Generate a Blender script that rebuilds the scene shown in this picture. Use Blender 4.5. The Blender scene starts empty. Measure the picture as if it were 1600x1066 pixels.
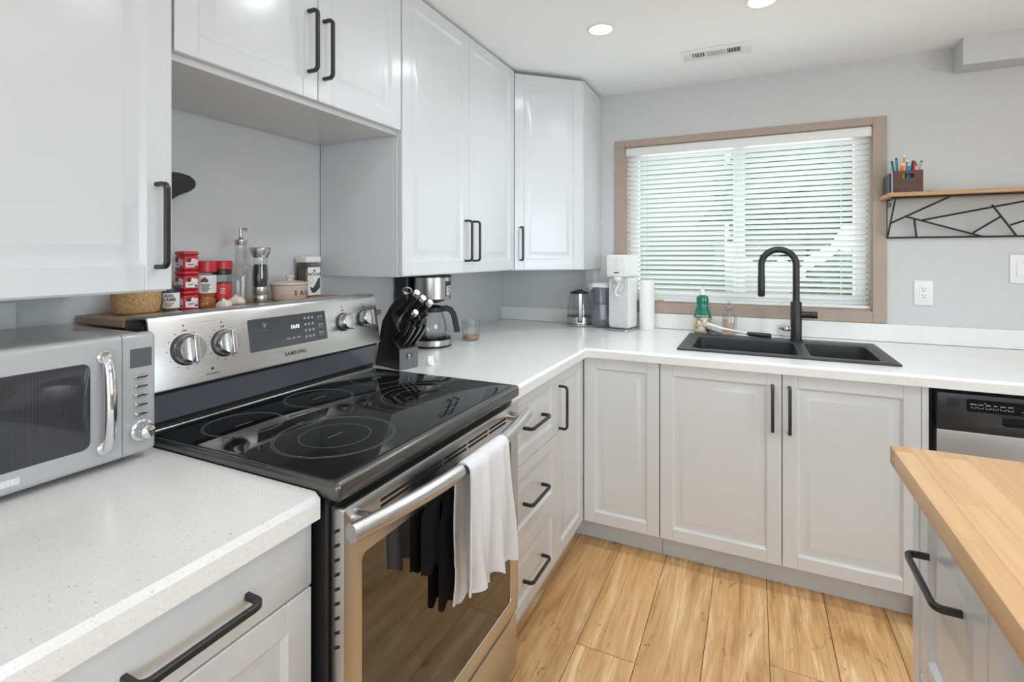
import bpy, bmesh, math, random
from mathutils import Matrix, Vector, noise as mnoise

random.seed(7)
S = bpy.context.scene
COL = S.collection
PI = math.pi

# ------------------------------------------------------------------ camera
cd = bpy.data.cameras.new('camera')
cam = bpy.data.objects.new('camera', cd)
COL.objects.link(cam)
cam.location = (1.5181, 0.0, 1.3227)
cam.rotation_euler = (PI / 2, 0, math.radians(25.4714))
cd.sensor_width = 36.0
cd.lens = 793.1451 / 1600 * 36.0
cd.shift_y = -(533 - 400.053) / 1600
cd.clip_start = 0.02
S.camera = cam

# ------------------------------------------------------------------ world, big lights, exposure
S.view_settings.view_transform = 'Standard'
S.view_settings.look = 'None'
S.view_settings.gamma = 1.0
S.view_settings.use_curve_mapping = False
S.view_settings.exposure = 0.09
S.cycles.use_denoising = True
S.cycles.max_bounces = 12
S.cycles.diffuse_bounces = 6
S.cycles.glossy_bounces = 6
S.cycles.transmission_bounces = 10
S.cycles.transparent_max_bounces = 16
S.cycles.caustics_reflective = False
S.cycles.caustics_refractive = False
S.cycles.sample_clamp_indirect = 6.0

w = bpy.data.worlds.new('sky')
S.world = w
w.use_nodes = True
wt = w.node_tree
bg = wt.nodes['Background']
sky = wt.nodes.new('ShaderNodeTexSky')
try:
    sky.sky_type = 'NISHITA'
    sky.sun_disc = False
    sky.sun_elevation = math.radians(38)
    sky.sun_rotation = math.radians(200)
except Exception:
    pass
hsv = wt.nodes.new('ShaderNodeHueSaturation')
hsv.inputs['Saturation'].default_value = 0.30
wt.links.new(sky.outputs[0], hsv.inputs['Color'])
wt.links.new(hsv.outputs[0], bg.inputs[0])
bg.inputs[1].default_value = 0.25


def area(name, loc, rot, sx, sy, power, color=(1, 1, 1)):
    l = bpy.data.lights.new(name, 'AREA')
    l.shape = 'RECTANGLE'
    l.size, l.size_y = sx, sy
    l.energy = power
    l.color = color
    o = bpy.data.objects.new(name, l)
    COL.objects.link(o)
    o.location = loc
    o.rotation_euler = rot
    return o


# added room fill: two soft lights outside invented rear and right windows
area('rear_fill', (2.3, -3.12, 1.15), (PI / 2, 0, 0), 2.9, 2.0, 47, (0.81, 0.925, 1.06))
area('side_fill', (4.72, -0.2, 1.35), (PI / 2, 0, PI / 2), 2.3, 1.4, 68, (0.81, 0.925, 1.06))
area('kitchen_window_daylight', (1.44, 3.30, 1.52), (-PI / 2, 0, 0), 1.2, 0.9, 10.5, (0.96, 0.985, 1.0))

# ------------------------------------------------------------------ materials
MATS = {}


def principled(name):
    m = bpy.data.materials.new(name)
    m.use_nodes = True
    nt = m.node_tree
    b = nt.nodes['Principled BSDF']
    MATS[name] = m
    return m, nt, b


def node(nt, t, **kw):
    n = nt.nodes.new(t)
    for k, v in kw.items():
        if hasattr(n, k):
            setattr(n, k, v)
        else:
            n.inputs[k].default_value = v
    return n


def ramp(nt, pts):
    r = nt.nodes.new('ShaderNodeValToRGB')
    e = r.color_ramp.elements
    while len(e) < len(pts):
        e.new(0.5)
    for i, (p, c) in enumerate(pts):
        e[i].position = p
        e[i].color = c if len(c) == 4 else (*c, 1)
    return r


def paint(name, col, rough=0.4, metal=0.0, var=0.03, scale=30.0, bump=0.0, spec=0.5, stretch=(1, 1, 1), coat=0.0):
    """plain surface with faint procedural noise in colour and relief"""
    m, nt, b = principled(name)
    tc = node(nt, 'ShaderNodeTexCoord')
    mp = node(nt, 'ShaderNodeMapping')
    mp.inputs['Scale'].default_value = stretch
    nt.links.new(tc.outputs['Object'], mp.inputs['Vector'])
    nz = node(nt, 'ShaderNodeTexNoise', Scale=scale, Detail=3.0)
    nt.links.new(mp.outputs[0], nz.inputs['Vector'])
    r = ramp(nt, [(0.3, [c * (1 - var) for c in col]), (0.7, [min(1, c * (1 + var)) for c in col])])
    nt.links.new(nz.outputs['Fac'], r.inputs[0])
    nt.links.new(r.outputs[0], b.inputs['Base Color'])
    b.inputs['Roughness'].default_value = rough
    b.inputs['Metallic'].default_value = metal
    b.inputs['Specular IOR Level'].default_value = spec
    if coat:
        b.inputs['Coat Weight'].default_value = coat
        b.inputs['Coat Roughness'].default_value = 0.05
    if bump:
        bp = node(nt, 'ShaderNodeBump', Strength=bump, Distance=0.002)
        nt.links.new(nz.outputs['Fac'], bp.inputs['Height'])
        nt.links.new(bp.outputs[0], b.inputs['Normal'])
    return m


def brushed(name, col, rough=0.28, stretch=(400, 6, 400), var=0.10):
    m, nt, b = principled(name)
    tc = node(nt, 'ShaderNodeTexCoord')
    mp = node(nt, 'ShaderNodeMapping')
    mp.inputs['Scale'].default_value = stretch
    nt.links.new(tc.outputs['Object'], mp.inputs['Vector'])
    nz = node(nt, 'ShaderNodeTexNoise', Scale=1.0, Detail=2.0)
    nt.links.new(mp.outputs[0], nz.inputs['Vector'])
    r = ramp(nt, [(0.3, [c * (1 - var) for c in col]), (0.7, col)])
    nt.links.new(nz.outputs['Fac'], r.inputs[0])
    nt.links.new(r.outputs[0], b.inputs['Base Color'])
    rr = node(nt, 'ShaderNodeMapRange')
    rr.inputs['To Min'].default_value = rough * 0.8
    rr.inputs['To Max'].default_value = rough * 1.25
    nt.links.new(nz.outputs['Fac'], rr.inputs['Value'])
    nt.links.new(rr.outputs[0], b.inputs['Roughness'])
    b.inputs['Metallic'].default_value = 1.0
    return m


def glass(name, col=(1, 1, 1), rough=0.0, ior=1.45):
    m, nt, b = principled(name)
    b.inputs['Base Color'].default_value = (*col, 1)
    b.inputs['Transmission Weight'].default_value = 1.0
    b.inputs['Roughness'].default_value = rough
    b.inputs['IOR'].default_value = ior
    return m


def thin_glass(name, tint=(1, 1, 1), refl=1.0):
    """thin sheet: lets light straight through, mirrors by Fresnel"""
    m, nt, b = principled(name)
    nt.nodes.remove(b)
    out = nt.nodes['Material Output']
    tr = node(nt, 'ShaderNodeBsdfTransparent')
    tr.inputs[0].default_value = (*tint, 1)
    gl = node(nt, 'ShaderNodeBsdfGlossy')
    gl.inputs['Roughness'].default_value = 0.02
    lw = node(nt, 'ShaderNodeLayerWeight', Blend=0.5)
    pw = node(nt, 'ShaderNodeMath', operation='POWER')
    pw.inputs[1].default_value = 4.0
    nt.links.new(lw.outputs['Facing'], pw.inputs[0])
    fr = node(nt, 'ShaderNodeMapRange')
    fr.inputs['To Min'].default_value = 0.04
    fr.inputs['To Max'].default_value = 0.75
    nt.links.new(pw.outputs[0], fr.inputs['Value'])
    ml = node(nt, 'ShaderNodeMath', operation='MULTIPLY')
    ml.inputs[1].default_value = refl
    ml.use_clamp = True
    mx = node(nt, 'ShaderNodeMixShader')
    nt.links.new(fr.outputs[0], ml.inputs[0])
    nt.links.new(ml.outputs[0], mx.inputs[0])
    nt.links.new(tr.outputs[0], mx.inputs[1])
    nt.links.new(gl.outputs[0], mx.inputs[2])
    nt.links.new(mx.outputs[0], out.inputs[0])
    return m


def emit(name, col, strength):
    m, nt, b = principled(name)
    b.inputs['Base Color'].default_value = (*col, 1)
    b.inputs['Emission Color'].default_value = (*col, 1)
    b.inputs['Emission Strength'].default_value = strength
    return m


WALL = paint('wall_paint', (0.61, 0.61, 0.61), 0.75, var=0.015, scale=60, bump=0.05, spec=0.3)
CEIL = paint('ceiling_paint', (0.915, 0.93, 0.95), 0.85, var=0.01, scale=80, bump=0.05, spec=0.2)
CAB = paint('cabinet_lacquer', (0.665, 0.675, 0.685), 0.20, var=0.008, scale=8, spec=0.5)
CABIN = paint('cabinet_carcass', (0.58, 0.60, 0.63), 0.45, var=0.01, scale=8)
TAUPE = paint('taupe_trim_paint', (0.40, 0.315, 0.255), 0.5, var=0.03, scale=20)
BLACKM = paint('matte_black_metal', (0.018, 0.018, 0.020), 0.38, var=0.1, scale=90, spec=0.5)
BLACKP = paint('black_plastic', (0.016, 0.016, 0.018), 0.35, var=0.1, scale=60)
BLACKG = paint('black_gloss', (0.006, 0.006, 0.0065), 0.05, var=0.05, scale=40, spec=0.28)
STEEL = brushed('brushed_stainless_steel', (0.66, 0.65, 0.64), 0.30)
STEELV = brushed('brushed_steel_upright', (0.62, 0.61, 0.60), 0.28, (300, 300, 6))
DSTEEL = brushed('dark_stainless_steel', (0.34, 0.345, 0.36), 0.24)
RIM = paint('smoked_steel_rim', (0.15, 0.145, 0.14), 0.27, 0.9, var=0.05, scale=50)
CHROME = paint('chrome', (0.80, 0.80, 0.80), 0.07, 1.0, var=0.01, scale=20)
GLASS = thin_glass('window_glass', (0.97, 0.99, 0.98))
CLEAR = glass('clear_glass', (0.97, 0.98, 0.98))
CLEART = thin_glass('clear_thin_glass', (0.972, 0.978, 0.978), 1.4)
SMOKE = thin_glass('smoky_clear_plastic', (0.91, 0.92, 0.95), 1.6)
WHITEP = paint('white_plastic', (0.80, 0.80, 0.79), 0.35, var=0.01, scale=30)
WHITEPAP = paint('white_paper', (0.84, 0.83, 0.80), 0.9, var=0.02, scale=80, bump=0.2)
GREYMW = paint('grey_enamel', (0.43, 0.425, 0.43), 0.28, var=0.02, scale=20, spec=0.5, coat=0.4)
VINYL = paint('white_vinyl', (0.82, 0.83, 0.83), 0.4, var=0.01, scale=20)
DARKGAP = paint('dark_recess', (0.01, 0.01, 0.01), 0.8, var=0.1, scale=20)
GREYPRINT = paint('grey_print', (0.30, 0.30, 0.31), 0.5, var=0.05, scale=80)
RINGP = paint('burner_print', (0.17, 0.17, 0.175), 0.4, var=0.05, scale=80)
DARKPRINT = paint('dark_print', (0.05, 0.05, 0.055), 0.5, var=0.05, scale=80)
LIGHTPRINT = paint('light_print', (0.65, 0.66, 0.68), 0.5, var=0.05, scale=80)
RED = paint('red_plastic', (0.52, 0.02, 0.035), 0.35, var=0.06, scale=40)
SINKM = paint('black_granite_composite', (0.030, 0.030, 0.034), 0.42, var=0.5, scale=500, bump=0.1)
SHELFWOOD = paint('shelf_wood', (0.46, 0.27, 0.13), 0.5, var=0.18, scale=6, stretch=(1, 18, 18))
BOARDWOOD = paint('pale_board_wood', (0.40, 0.27, 0.17), 0.55, var=0.12, scale=5, stretch=(16, 1.2, 16))
CRATEWOOD = paint('dark_crate_wood', (0.085, 0.032, 0.020), 0.5, var=0.25, scale=5, stretch=(2, 10, 24))
CORK = paint('cork', (0.50, 0.31, 0.14), 0.75, var=0.28, scale=160, bump=0.3)
TOWELW = paint('white_cotton_towel', (0.74, 0.73, 0.74), 0.95, var=0.04, scale=220, bump=0.5, spec=0.1)
TOWELB = paint('black_cotton_towel', (0.012, 0.012, 0.013), 0.95, var=0.3, scale=260, bump=0.5, spec=0.1)
CREAM = paint('cream_glaze', (0.62, 0.50, 0.42), 0.3, var=0.03, scale=30)
GARLIC = paint('garlic_skin', (0.72, 0.64, 0.56), 0.6, var=0.12, scale=60, stretch=(3, 3, 1))
PEPPER = paint('black_peppercorns', (0.025, 0.018, 0.016), 0.6, var=0.9, scale=320, bump=1.0)
SPICE = paint('orange_spice', (0.40, 0.12, 0.03), 0.8, var=0.25, scale=200)
COFFEE = paint('milky_coffee', (0.50, 0.26, 0.12), 0.25, var=0.05, scale=40)
GREENB = paint('green_soap_plastic', (0.003, 0.165, 0.105), 0.15, var=0.08, scale=20, coat=0.5)
SOAPLAB = paint('beige_soap_label', (0.56, 0.44, 0.30), 0.4, var=0.7, scale=38)
PEACH = paint('peach_soap', (0.72, 0.50, 0.40), 0.35, var=0.06, scale=60)
MIDGREY = paint('mid_grey_plastic', (0.10, 0.10, 0.105), 0.35, var=0.05, scale=60)
BLOCKM = paint('black_ash_block', (0.014, 0.013, 0.013), 0.35, var=0.3, scale=60, stretch=(1, 1, 0.1))
BLOCKF = paint('grey_block_front', (0.14, 0.14, 0.155), 0.4, var=0.06, scale=60)
DWPANEL = paint('dishwasher_black', (0.022, 0.024, 0.027), 0.3, var=0.06, scale=60)
BRISTLE = paint('pale_bristles', (0.62, 0.60, 0.58), 0.8, var=0.15, scale=400)
NAVY = paint('navy_bristles', (0.02, 0.025, 0.09), 0.7, var=0.2, scale=300)
LAVENDER = paint('lavender_cover', (0.33, 0.34, 0.46), 0.5, var=0.05, scale=40)
LED = emit('clock_digits', (0.75, 0.95, 1.0), 1.6)
LAMP = emit('lamp_diffuser', (0.92, 0.975, 1.0), 44.0)


def quartz():
    m, nt, b = principled('speckled_white_quartz')
    tc = node(nt, 'ShaderNodeTexCoord')
    base = node(nt, 'ShaderNodeTexNoise', Scale=6.0, Detail=4.0)
    nt.links.new(tc.outputs['Object'], base.inputs['Vector'])
    r0 = ramp(nt, [(0.3, (0.80, 0.79, 0.77)), (0.7, (0.84, 0.832, 0.815))])
    nt.links.new(base.outputs['Fac'], r0.inputs[0])
    last = r0.outputs[0]
    for sc, thr, keep, c in ((170, 0.22, 0.86, (0.50, 0.49, 0.47)), (330, 0.27, 0.66, (0.66, 0.65, 0.625)), (230, 0.32, 0.78, (0.88, 0.87, 0.85))):
        dn = node(nt, 'ShaderNodeTexNoise', Scale=sc * 0.9)
        nt.links.new(tc.outputs['Object'], dn.inputs['Vector'])
        ad = node(nt, 'ShaderNodeMixRGB', blend_type='ADD')
        ad.inputs[0].default_value = 0.006
        nt.links.new(tc.outputs['Object'], ad.inputs[1])
        nt.links.new(dn.outputs['Color'], ad.inputs[2])
        v = node(nt, 'ShaderNodeTexVoronoi', Scale=sc)
        nt.links.new(ad.outputs[0], v.inputs['Vector'])
        lt = node(nt, 'ShaderNodeMath', operation='LESS_THAN')
        lt.inputs[1].default_value = thr
        nt.links.new(v.outputs['Distance'], lt.inputs[0])
        sp = node(nt, 'ShaderNodeSeparateColor')
        nt.links.new(v.outputs['Color'], sp.inputs[0])
        gt = node(nt, 'ShaderNodeMath', operation='GREATER_THAN')
        gt.inputs[1].default_value = keep
        nt.links.new(sp.outputs[0], gt.inputs[0])
        mu = node(nt, 'ShaderNodeMath', operation='MULTIPLY')
        nt.links.new(lt.outputs[0], mu.inputs[0])
        nt.links.new(gt.outputs[0], mu.inputs[1])
        mx = node(nt, 'ShaderNodeMixRGB')
        mx.inputs[2].default_value = (*c, 1)
        nt.links.new(mu.outputs[0], mx.inputs[0])
        nt.links.new(last, mx.inputs[1])
        last = mx.outputs[0]
    nt.links.new(last, b.inputs['Base Color'])
    b.inputs['Roughness'].default_value = 0.22
    return m


def floor_wood():
    m, nt, b = principled('oak_laminate')
    uv = node(nt, 'ShaderNodeUVMap', uv_map='UVMap')
    at = node(nt, 'ShaderNodeAttribute', attribute_name='plank')
    mp = node(nt, 'ShaderNodeMapping')
    mp.inputs['Scale'].default_value = (0.8, 6.5, 1)
    nt.links.new(uv.outputs[0], mp.inputs[0])
    n1 = node(nt, 'ShaderNodeTexNoise', Scale=1.3, Detail=8.0, Roughness=0.62, Distortion=2.0)
    nt.links.new(mp.outputs[0], n1.inputs['Vector'])
    r1 = ramp(nt, [(0.34, (0.48, 0.26, 0.10)), (0.46, (0.63, 0.37, 0.155)), (0.55, (0.71, 0.44, 0.20)), (0.66, (0.86, 0.62, 0.36))])
    nt.links.new(n1.outputs['Fac'], r1.inputs[0])
    mp2 = node(nt, 'ShaderNodeMapping')
    mp2.inputs['Scale'].default_value = (1.8, 75.0, 1)
    nt.links.new(uv.outputs[0], mp2.inputs[0])
    n2 = node(nt, 'ShaderNodeTexNoise', Scale=1.6, Detail=5.0, Distortion=0.6)
    nt.links.new(mp2.outputs[0], n2.inputs['Vector'])
    r2 = ramp(nt, [(0.34, (0.76, 0.69, 0.60)), (0.48, (1, 1, 1))])
    nt.links.new(n2.outputs['Fac'], r2.inputs[0])
    mu = node(nt, 'ShaderNodeMixRGB', blend_type='MULTIPLY')
    mu.inputs[0].default_value = 0.8
    nt.links.new(r1.outputs[0], mu.inputs[1])
    nt.links.new(r2.outputs[0], mu.inputs[2])
    # small dark knots and cracks
    mp3 = node(nt, 'ShaderNodeMapping')
    mp3.inputs['Scale'].default_value = (3.2, 11.0, 1)
    nt.links.new(uv.outputs[0], mp3.inputs[0])
    v = node(nt, 'ShaderNodeTexNoise', Scale=2.1, Detail=8.0, Roughness=0.7, Distortion=2.2)
    nt.links.new(mp3.outputs[0], v.inputs['Vector'])
    r3 = ramp(nt, [(0.33, (0.42, 0.28, 0.17)), (0.385, (1, 1, 1))])
    nt.links.new(v.outputs['Fac'], r3.inputs[0])
    mu2 = node(nt, 'ShaderNodeMixRGB', blend_type='MULTIPLY')
    mu2.inputs[0].default_value = 1.0
    nt.links.new(mu.outputs[0], mu2.inputs[1])
    nt.links.new(r3.outputs[0], mu2.inputs[2])
    hs = node(nt, 'ShaderNodeHueSaturation')
    mr = node(nt, 'ShaderNodeMapRange')
    mr.inputs['To Min'].default_value = 0.90
    mr.inputs['To Max'].default_value = 1.08
    nt.links.new(at.outputs['Fac'], mr.inputs['Value'])
    nt.links.new(mr.outputs[0], hs.inputs['Value'])
    nt.links.new(mu2.outputs[0], hs.inputs['Color'])
    nt.links.new(hs.outputs[0], b.inputs['Base Color'])
    b.inputs['Roughness'].default_value = 0.42
    return m


def butcher():
    m, nt, b = principled('birch_butcher_block')
    tc = node(nt, 'ShaderNodeTexCoord')
    sx = node(nt, 'ShaderNodeSeparateXYZ')
    nt.links.new(tc.outputs['Object'], sx.inputs[0])
    cx = node(nt, 'ShaderNodeCombineXYZ')
    nt.links.new(sx.outputs['Y'], cx.inputs['X'])
    nt.links.new(sx.outputs['X'], cx.inputs['Y'])
    br = node(nt, 'ShaderNodeTexBrick', offset=0.37, offset_frequency=2, squash=1.0)
    br.inputs['Color1'].default_value = (0.53, 0.285, 0.115, 1)
    br.inputs['Color2'].default_value = (0.74, 0.465, 0.235, 1)
    br.inputs['Mortar'].default_value = (0.44, 0.25, 0.11, 1)
    br.inputs['Scale'].default_value = 1.0
    br.inputs['Mortar Size'].default_value = 0.0005
    br.inputs['Mortar Smooth'].default_value = 0.6
    br.inputs['Bias'].default_value = 0.15
    br.inputs['Brick Width'].default_value = 0.36
    br.inputs['Row Height'].default_value = 0.043
    nt.links.new(cx.outputs[0], br.inputs['Vector'])
    mp = node(nt, 'ShaderNodeMapping')
    mp.inputs['Scale'].default_value = (60, 3, 60)
    nt.links.new(tc.outputs['Object'], mp.inputs[0])
    nz = node(nt, 'ShaderNodeTexNoise', Scale=1.0, Detail=5.0, Distortion=0.8)
    nt.links.new(mp.outputs[0], nz.inputs['Vector'])
    r = ramp(nt, [(0.3, (0.86, 0.84, 0.80)), (0.6, (1, 1, 1))])
    nt.links.new(nz.outputs['Fac'], r.inputs[0])
    mu = node(nt, 'ShaderNodeMixRGB', blend_type='MULTIPLY')
    mu.inputs[0].default_value = 1.0
    nt.links.new(br.outputs['Color'], mu.inputs[1])
    nt.links.new(r.outputs[0], mu.inputs[2])
    nt.links.new(mu.outputs[0], b.inputs['Base Color'])
    b.inputs['Roughness'].default_value = 0.42
    return m


def slat_mat():
    m, nt, b = principled('blind_vinyl')
    b.inputs['Base Color'].default_value = (0.82, 0.84, 0.84, 1)
    b.inputs['Roughness'].default_value = 0.4
    out = nt.nodes['Material Output']
    tl = node(nt, 'ShaderNodeBsdfTranslucent')
    tl.inputs[0].default_value = (0.80, 0.84, 0.84, 1)
    mx = node(nt, 'ShaderNodeMixShader')
    mx.inputs[0].default_value = 0.15
    nt.links.new(b.outputs[0], mx.inputs[1])
    nt.links.new(tl.outputs[0], mx.inputs[2])
    nt.links.new(mx.outputs[0], out.inputs[0])
    return m


def oven_glass():
    m, nt, b = principled('dark_oven_glass')
    tc = node(nt, 'ShaderNodeTexCoord')
    nz = node(nt, 'ShaderNodeTexNoise', Scale=9.0, Detail=4.0)
    nt.links.new(tc.outputs['Object'], nz.inputs['Vector'])
    mr = node(nt, 'ShaderNodeMapRange')
    mr.inputs['To Min'].default_value = 0.02
    mr.inputs['To Max'].default_value = 0.09
    nt.links.new(nz.outputs['Fac'], mr.inputs['Value'])
    nt.links.new(mr.outputs[0], b.inputs['Roughness'])
    b.inputs['Base Color'].default_value = (0.012, 0.010, 0.009, 1)
    b.inputs['IOR'].default_value = 2.0
    return m


def mesh_window():
    m, nt, b = principled('perforated_door_glass')
    tc = node(nt, 'ShaderNodeTexCoord')
    mp = node(nt, 'ShaderNodeMapping')
    mp.inputs['Scale'].default_value = (1, 1, 1)
    nt.links.new(tc.outputs['Object'], mp.inputs[0])
    v = node(nt, 'ShaderNodeTexVoronoi', Scale=330.0)
    v.inputs['Randomness'].default_value = 0.0
    nt.links.new(mp.outputs[0], v.inputs['Vector'])
    r = ramp(nt, [(0.35, (0.006, 0.006, 0.007)), (0.55, (0.055, 0.055, 0.06))])
    nt.links.new(v.outputs['Distance'], r.inputs[0])
    nt.links.new(r.outputs[0], b.inputs['Base Color'])
    b.inputs['Roughness'].default_value = 0.06
    return m


def foliage(name, c0, c1, scale=9):
    m, nt, b = principled(name)
    tc = node(nt, 'ShaderNodeTexCoord')
    nz = node(nt, 'ShaderNodeTexNoise', Scale=scale, Detail=8.0, Roughness=0.75)
    nt.links.new(tc.outputs['Object'], nz.inputs['Vector'])
    r = ramp(nt, [(0.35, c0), (0.65, c1)])
    nt.links.new(nz.outputs['Fac'], r.inputs[0])
    nt.links.new(r.outputs[0], b.inputs['Base Color'])
    b.inputs['Roughness'].default_value = 0.9
    return m


QUARTZ, FLOORM, BUTCHER, SLAT, OVENG, MWGLASS = quartz(), floor_wood(), butcher(), slat_mat(), oven_glass(), mesh_window()
LAWN = foliage('grass', (0.22, 0.36, 0.14), (0.45, 0.60, 0.32), 5)
LEAF = foliage('leaves', (0.03, 0.07, 0.03), (0.30, 0.40, 0.25), 7)
FENCE = paint('pale_green_fence_paint', (0.33, 0.41, 0.35), 0.7, var=0.08, scale=4, stretch=(12, 1, 1))

# ------------------------------------------------------------------ mesh helpers
I4 = Matrix.Identity(4)


def frame(o, u, v, wv):
    m = Matrix.Identity(4)
    for i, a in enumerate((u, v, wv)):
        for k in range(3):
            m[k][i] = a[k]
    for k in range(3):
        m[k][3] = o[k]
    return m


class MB:
    def __init__(s):
        s.bm = bmesh.new()

    def _merge(s, t, M=None, mi=0):
        if M is not None:
            t.transform(M)
        bmesh.ops.recalc_face_normals(t, faces=t.faces[:])
        for f in t.faces:
            f.material_index = mi
        me = bpy.data.meshes.new('tmp')
        t.to_mesh(me)
        t.free()
        s.bm.from_mesh(me)
        bpy.data.meshes.remove(me)
        return s

    def box(s, x0, x1, y0, y1, z0, z1, bev=0.0, seg=2, M=None, mi=0, sel=None):
        t = bmesh.new()
        bmesh.ops.create_cube(t, size=1.0)
        for v in t.verts:
            v.co = Vector(((x0 + x1) / 2 + v.co.x * (x1 - x0), (y0 + y1) / 2 + v.co.y * (y1 - y0), (z0 + z1) / 2 + v.co.z * (z1 - z0)))
        if bev:
            ed = [e for e in t.edges if sel is None or sel((e.verts[0].co + e.verts[1].co) / 2)]
            bmesh.ops.bevel(t, geom=ed, offset=bev, segments=seg, profile=0.5, affect='EDGES')
        return s._merge(t, M, mi)

    def lathe(s, prof, c=(0, 0, 0), seg=32, M=None, mi=0, sx=1.0, sy=1.0):
        t = bmesh.new()
        rings = []
        for r, z in prof:
            if r < 1e-6:
                rings.append([t.verts.new((c[0], c[1], c[2] + z))])
            else:
                rings.append([t.verts.new((c[0] + sx * r * math.cos(2 * PI * k / seg), c[1] + sy * r * math.sin(2 * PI * k / seg), c[2] + z)) for k in range(seg)])
        for a, b in zip(rings[:-1], rings[1:]):
            for k in range(seg):
                q = [a[k % len(a)], a[(k + 1) % len(a)], b[(k + 1) % len(b)], b[k % len(b)]]
                u = []
                for vv in q:
                    if vv not in u:
                        u.append(vv)
                if len(u) > 2:
                    try:
                        t.faces.new(u)
                    except ValueError:
                        pass
        return s._merge(t, M, mi)

    def cyl(s, a, b, r, seg=20, r2=None, mi=0, M=None):
        return s.tube([a, b], [r, r if r2 is None else r2], seg, M=M, mi=mi)

    def tube(s, pts, r, seg=10, M=None, mi=0, cap=True):
        pts = [Vector(p) for p in pts]
        rs = r if isinstance(r, (list, tuple)) else [r] * len(pts)
        t = bmesh.new()
        rings = []
        prev = None
        for i, p in enumerate(pts):
            d = (pts[min(i + 1, len(pts) - 1)] - pts[max(i - 1, 0)]).normalized()
            if prev is None:
                n = d.orthogonal().normalized()
            else:
                n = (prev - d * prev.dot(d)).normalized()
            prev = n
            b = d.cross(n)
            rings.append([t.verts.new(p + (n * math.cos(2 * PI * k / seg) + b * math.sin(2 * PI * k / seg)) * rs[i]) for k in range(seg)])
        for a, b in zip(rings[:-1], rings[1:]):
            for k in range(seg):
                t.faces.new((a[k], a[(k + 1) % seg], b[(k + 1) % seg], b[k]))
        if cap:
            t.faces.new(rings[0])
            t.faces.new(rings[-1])
        return s._merge(t, M, mi)

    def sweep(s, pts, normal, sec, M=None, mi=0):
        """planar path; sec = [(inplane, across)]"""
        pts = [Vector(p) for p in pts]
        N = Vector(normal).normalized()
        t = bmesh.new()
        rings = []
        for i, p in enumerate(pts):
            d0 = (pts[i] - pts[i - 1]).normalized() if i else (pts[1] - pts[0]).normalized()
            d1 = (pts[i + 1] - pts[i]).normalized() if i < len(pts) - 1 else d0
            d = (d0 + d1).normalized()
            k = 1.0 / max(0.3, d.dot(d1))
            n = N.cross(d)
            rings.append([t.verts.new(p + n * a * k + N * b) for a, b in sec])
        m = len(sec)
        for a, b in zip(rings[:-1], rings[1:]):
            for k in range(m):
                t.faces.new((a[k], a[(k + 1) % m], b[(k + 1) % m], b[k]))
        t.faces.new(rings[0])
        t.faces.new(rings[-1])
        return s._merge(t, M, mi)

    def prism(s, poly, d0, d1, M=None, mi=0, bev=0.0, seg=2, holes=()):
        """poly in local (u,v), extruded in w from d0 to d1"""
        t = bmesh.new()
        if holes:
            edges = []
            for loop in [poly] + list(holes):
                vs = [t.verts.new((p[0], p[1], d0)) for p in loop]
                edges += [t.edges.new((vs[i], vs[(i + 1) % len(vs)])) for i in range(len(vs))]
            bmesh.ops.triangle_fill(t, use_beauty=True, use_dissolve=False, edges=edges)
        else:
            t.faces.new([t.verts.new((p[0], p[1], d0)) for p in poly])
        r = bmesh.ops.extrude_face_region(t, geom=t.faces[:])
        vs = [g for g in r['geom'] if isinstance(g, bmesh.types.BMVert)]
        bmesh.ops.translate(t, verts=vs, vec=(0, 0, d1 - d0))
        if bev:
            bmesh.ops.recalc_face_normals(t, faces=t.faces[:])
            ed = [e for e in t.edges if len(e.link_faces) == 2 and e.calc_face_angle(0) > 0.35]
            bmesh.ops.bevel(t, geom=ed, offset=bev, segments=seg, profile=0.5, affect='EDGES')
        return s._merge(t, M, mi)

    def rings(s, u0, u1, v0, v1, prof, M=None, mi=0):
        """concentric rectangles [(inset, w)] closed by a flat field"""
        t = bmesh.new()
        R = []
        for ins, wv in prof:
            R.append([t.verts.new(p) for p in ((u0 + ins, v0 + ins, wv), (u1 - ins, v0 + ins, wv), (u1 - ins, v1 - ins, wv), (u0 + ins, v1 - ins, wv))])
        for a, b in zip(R[:-1], R[1:]):
            for k in range(4):
                t.faces.new((a[k], a[(k + 1) % 4], b[(k + 1) % 4], b[k]))
        t.faces.new(R[-1])
        return s._merge(t, M, mi)

    def grid(s, fn, nu, nv, thick=0.0, M=None, mi=0):
        t = bmesh.new()
        V = [[t.verts.new(fn(i / nu, j / nv)) for j in range(nv + 1)] for i in range(nu + 1)]
        for i in range(nu):
            for j in range(nv):
                t.faces.new((V[i][j], V[i + 1][j], V[i + 1][j + 1], V[i][j + 1]))
        if thick:
            bmesh.ops.recalc_face_normals(t, faces=t.faces[:])
            bmesh.ops.solidify(t, geom=t.faces[:], thickness=thick)
        return s._merge(t, M, mi)

    def blob(s, c, r, sub=3, amp=0.0, freq=6, sc=(1, 1, 1), M=None, mi=0):
        t = bmesh.new()
        bmesh.ops.create_icosphere(t, subdivisions=sub, radius=1.0)
        for v in t.verts:
            k = 1 + amp * mnoise.noise(Vector(v.co) * freq + Vector(c) * 3)
            v.co = Vector((c[0] + v.co.x * r * sc[0] * k, c[1] + v.co.y * r * sc[1] * k, c[2] + v.co.z * r * sc[2] * k))
        return s._merge(t, M, mi)

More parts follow.
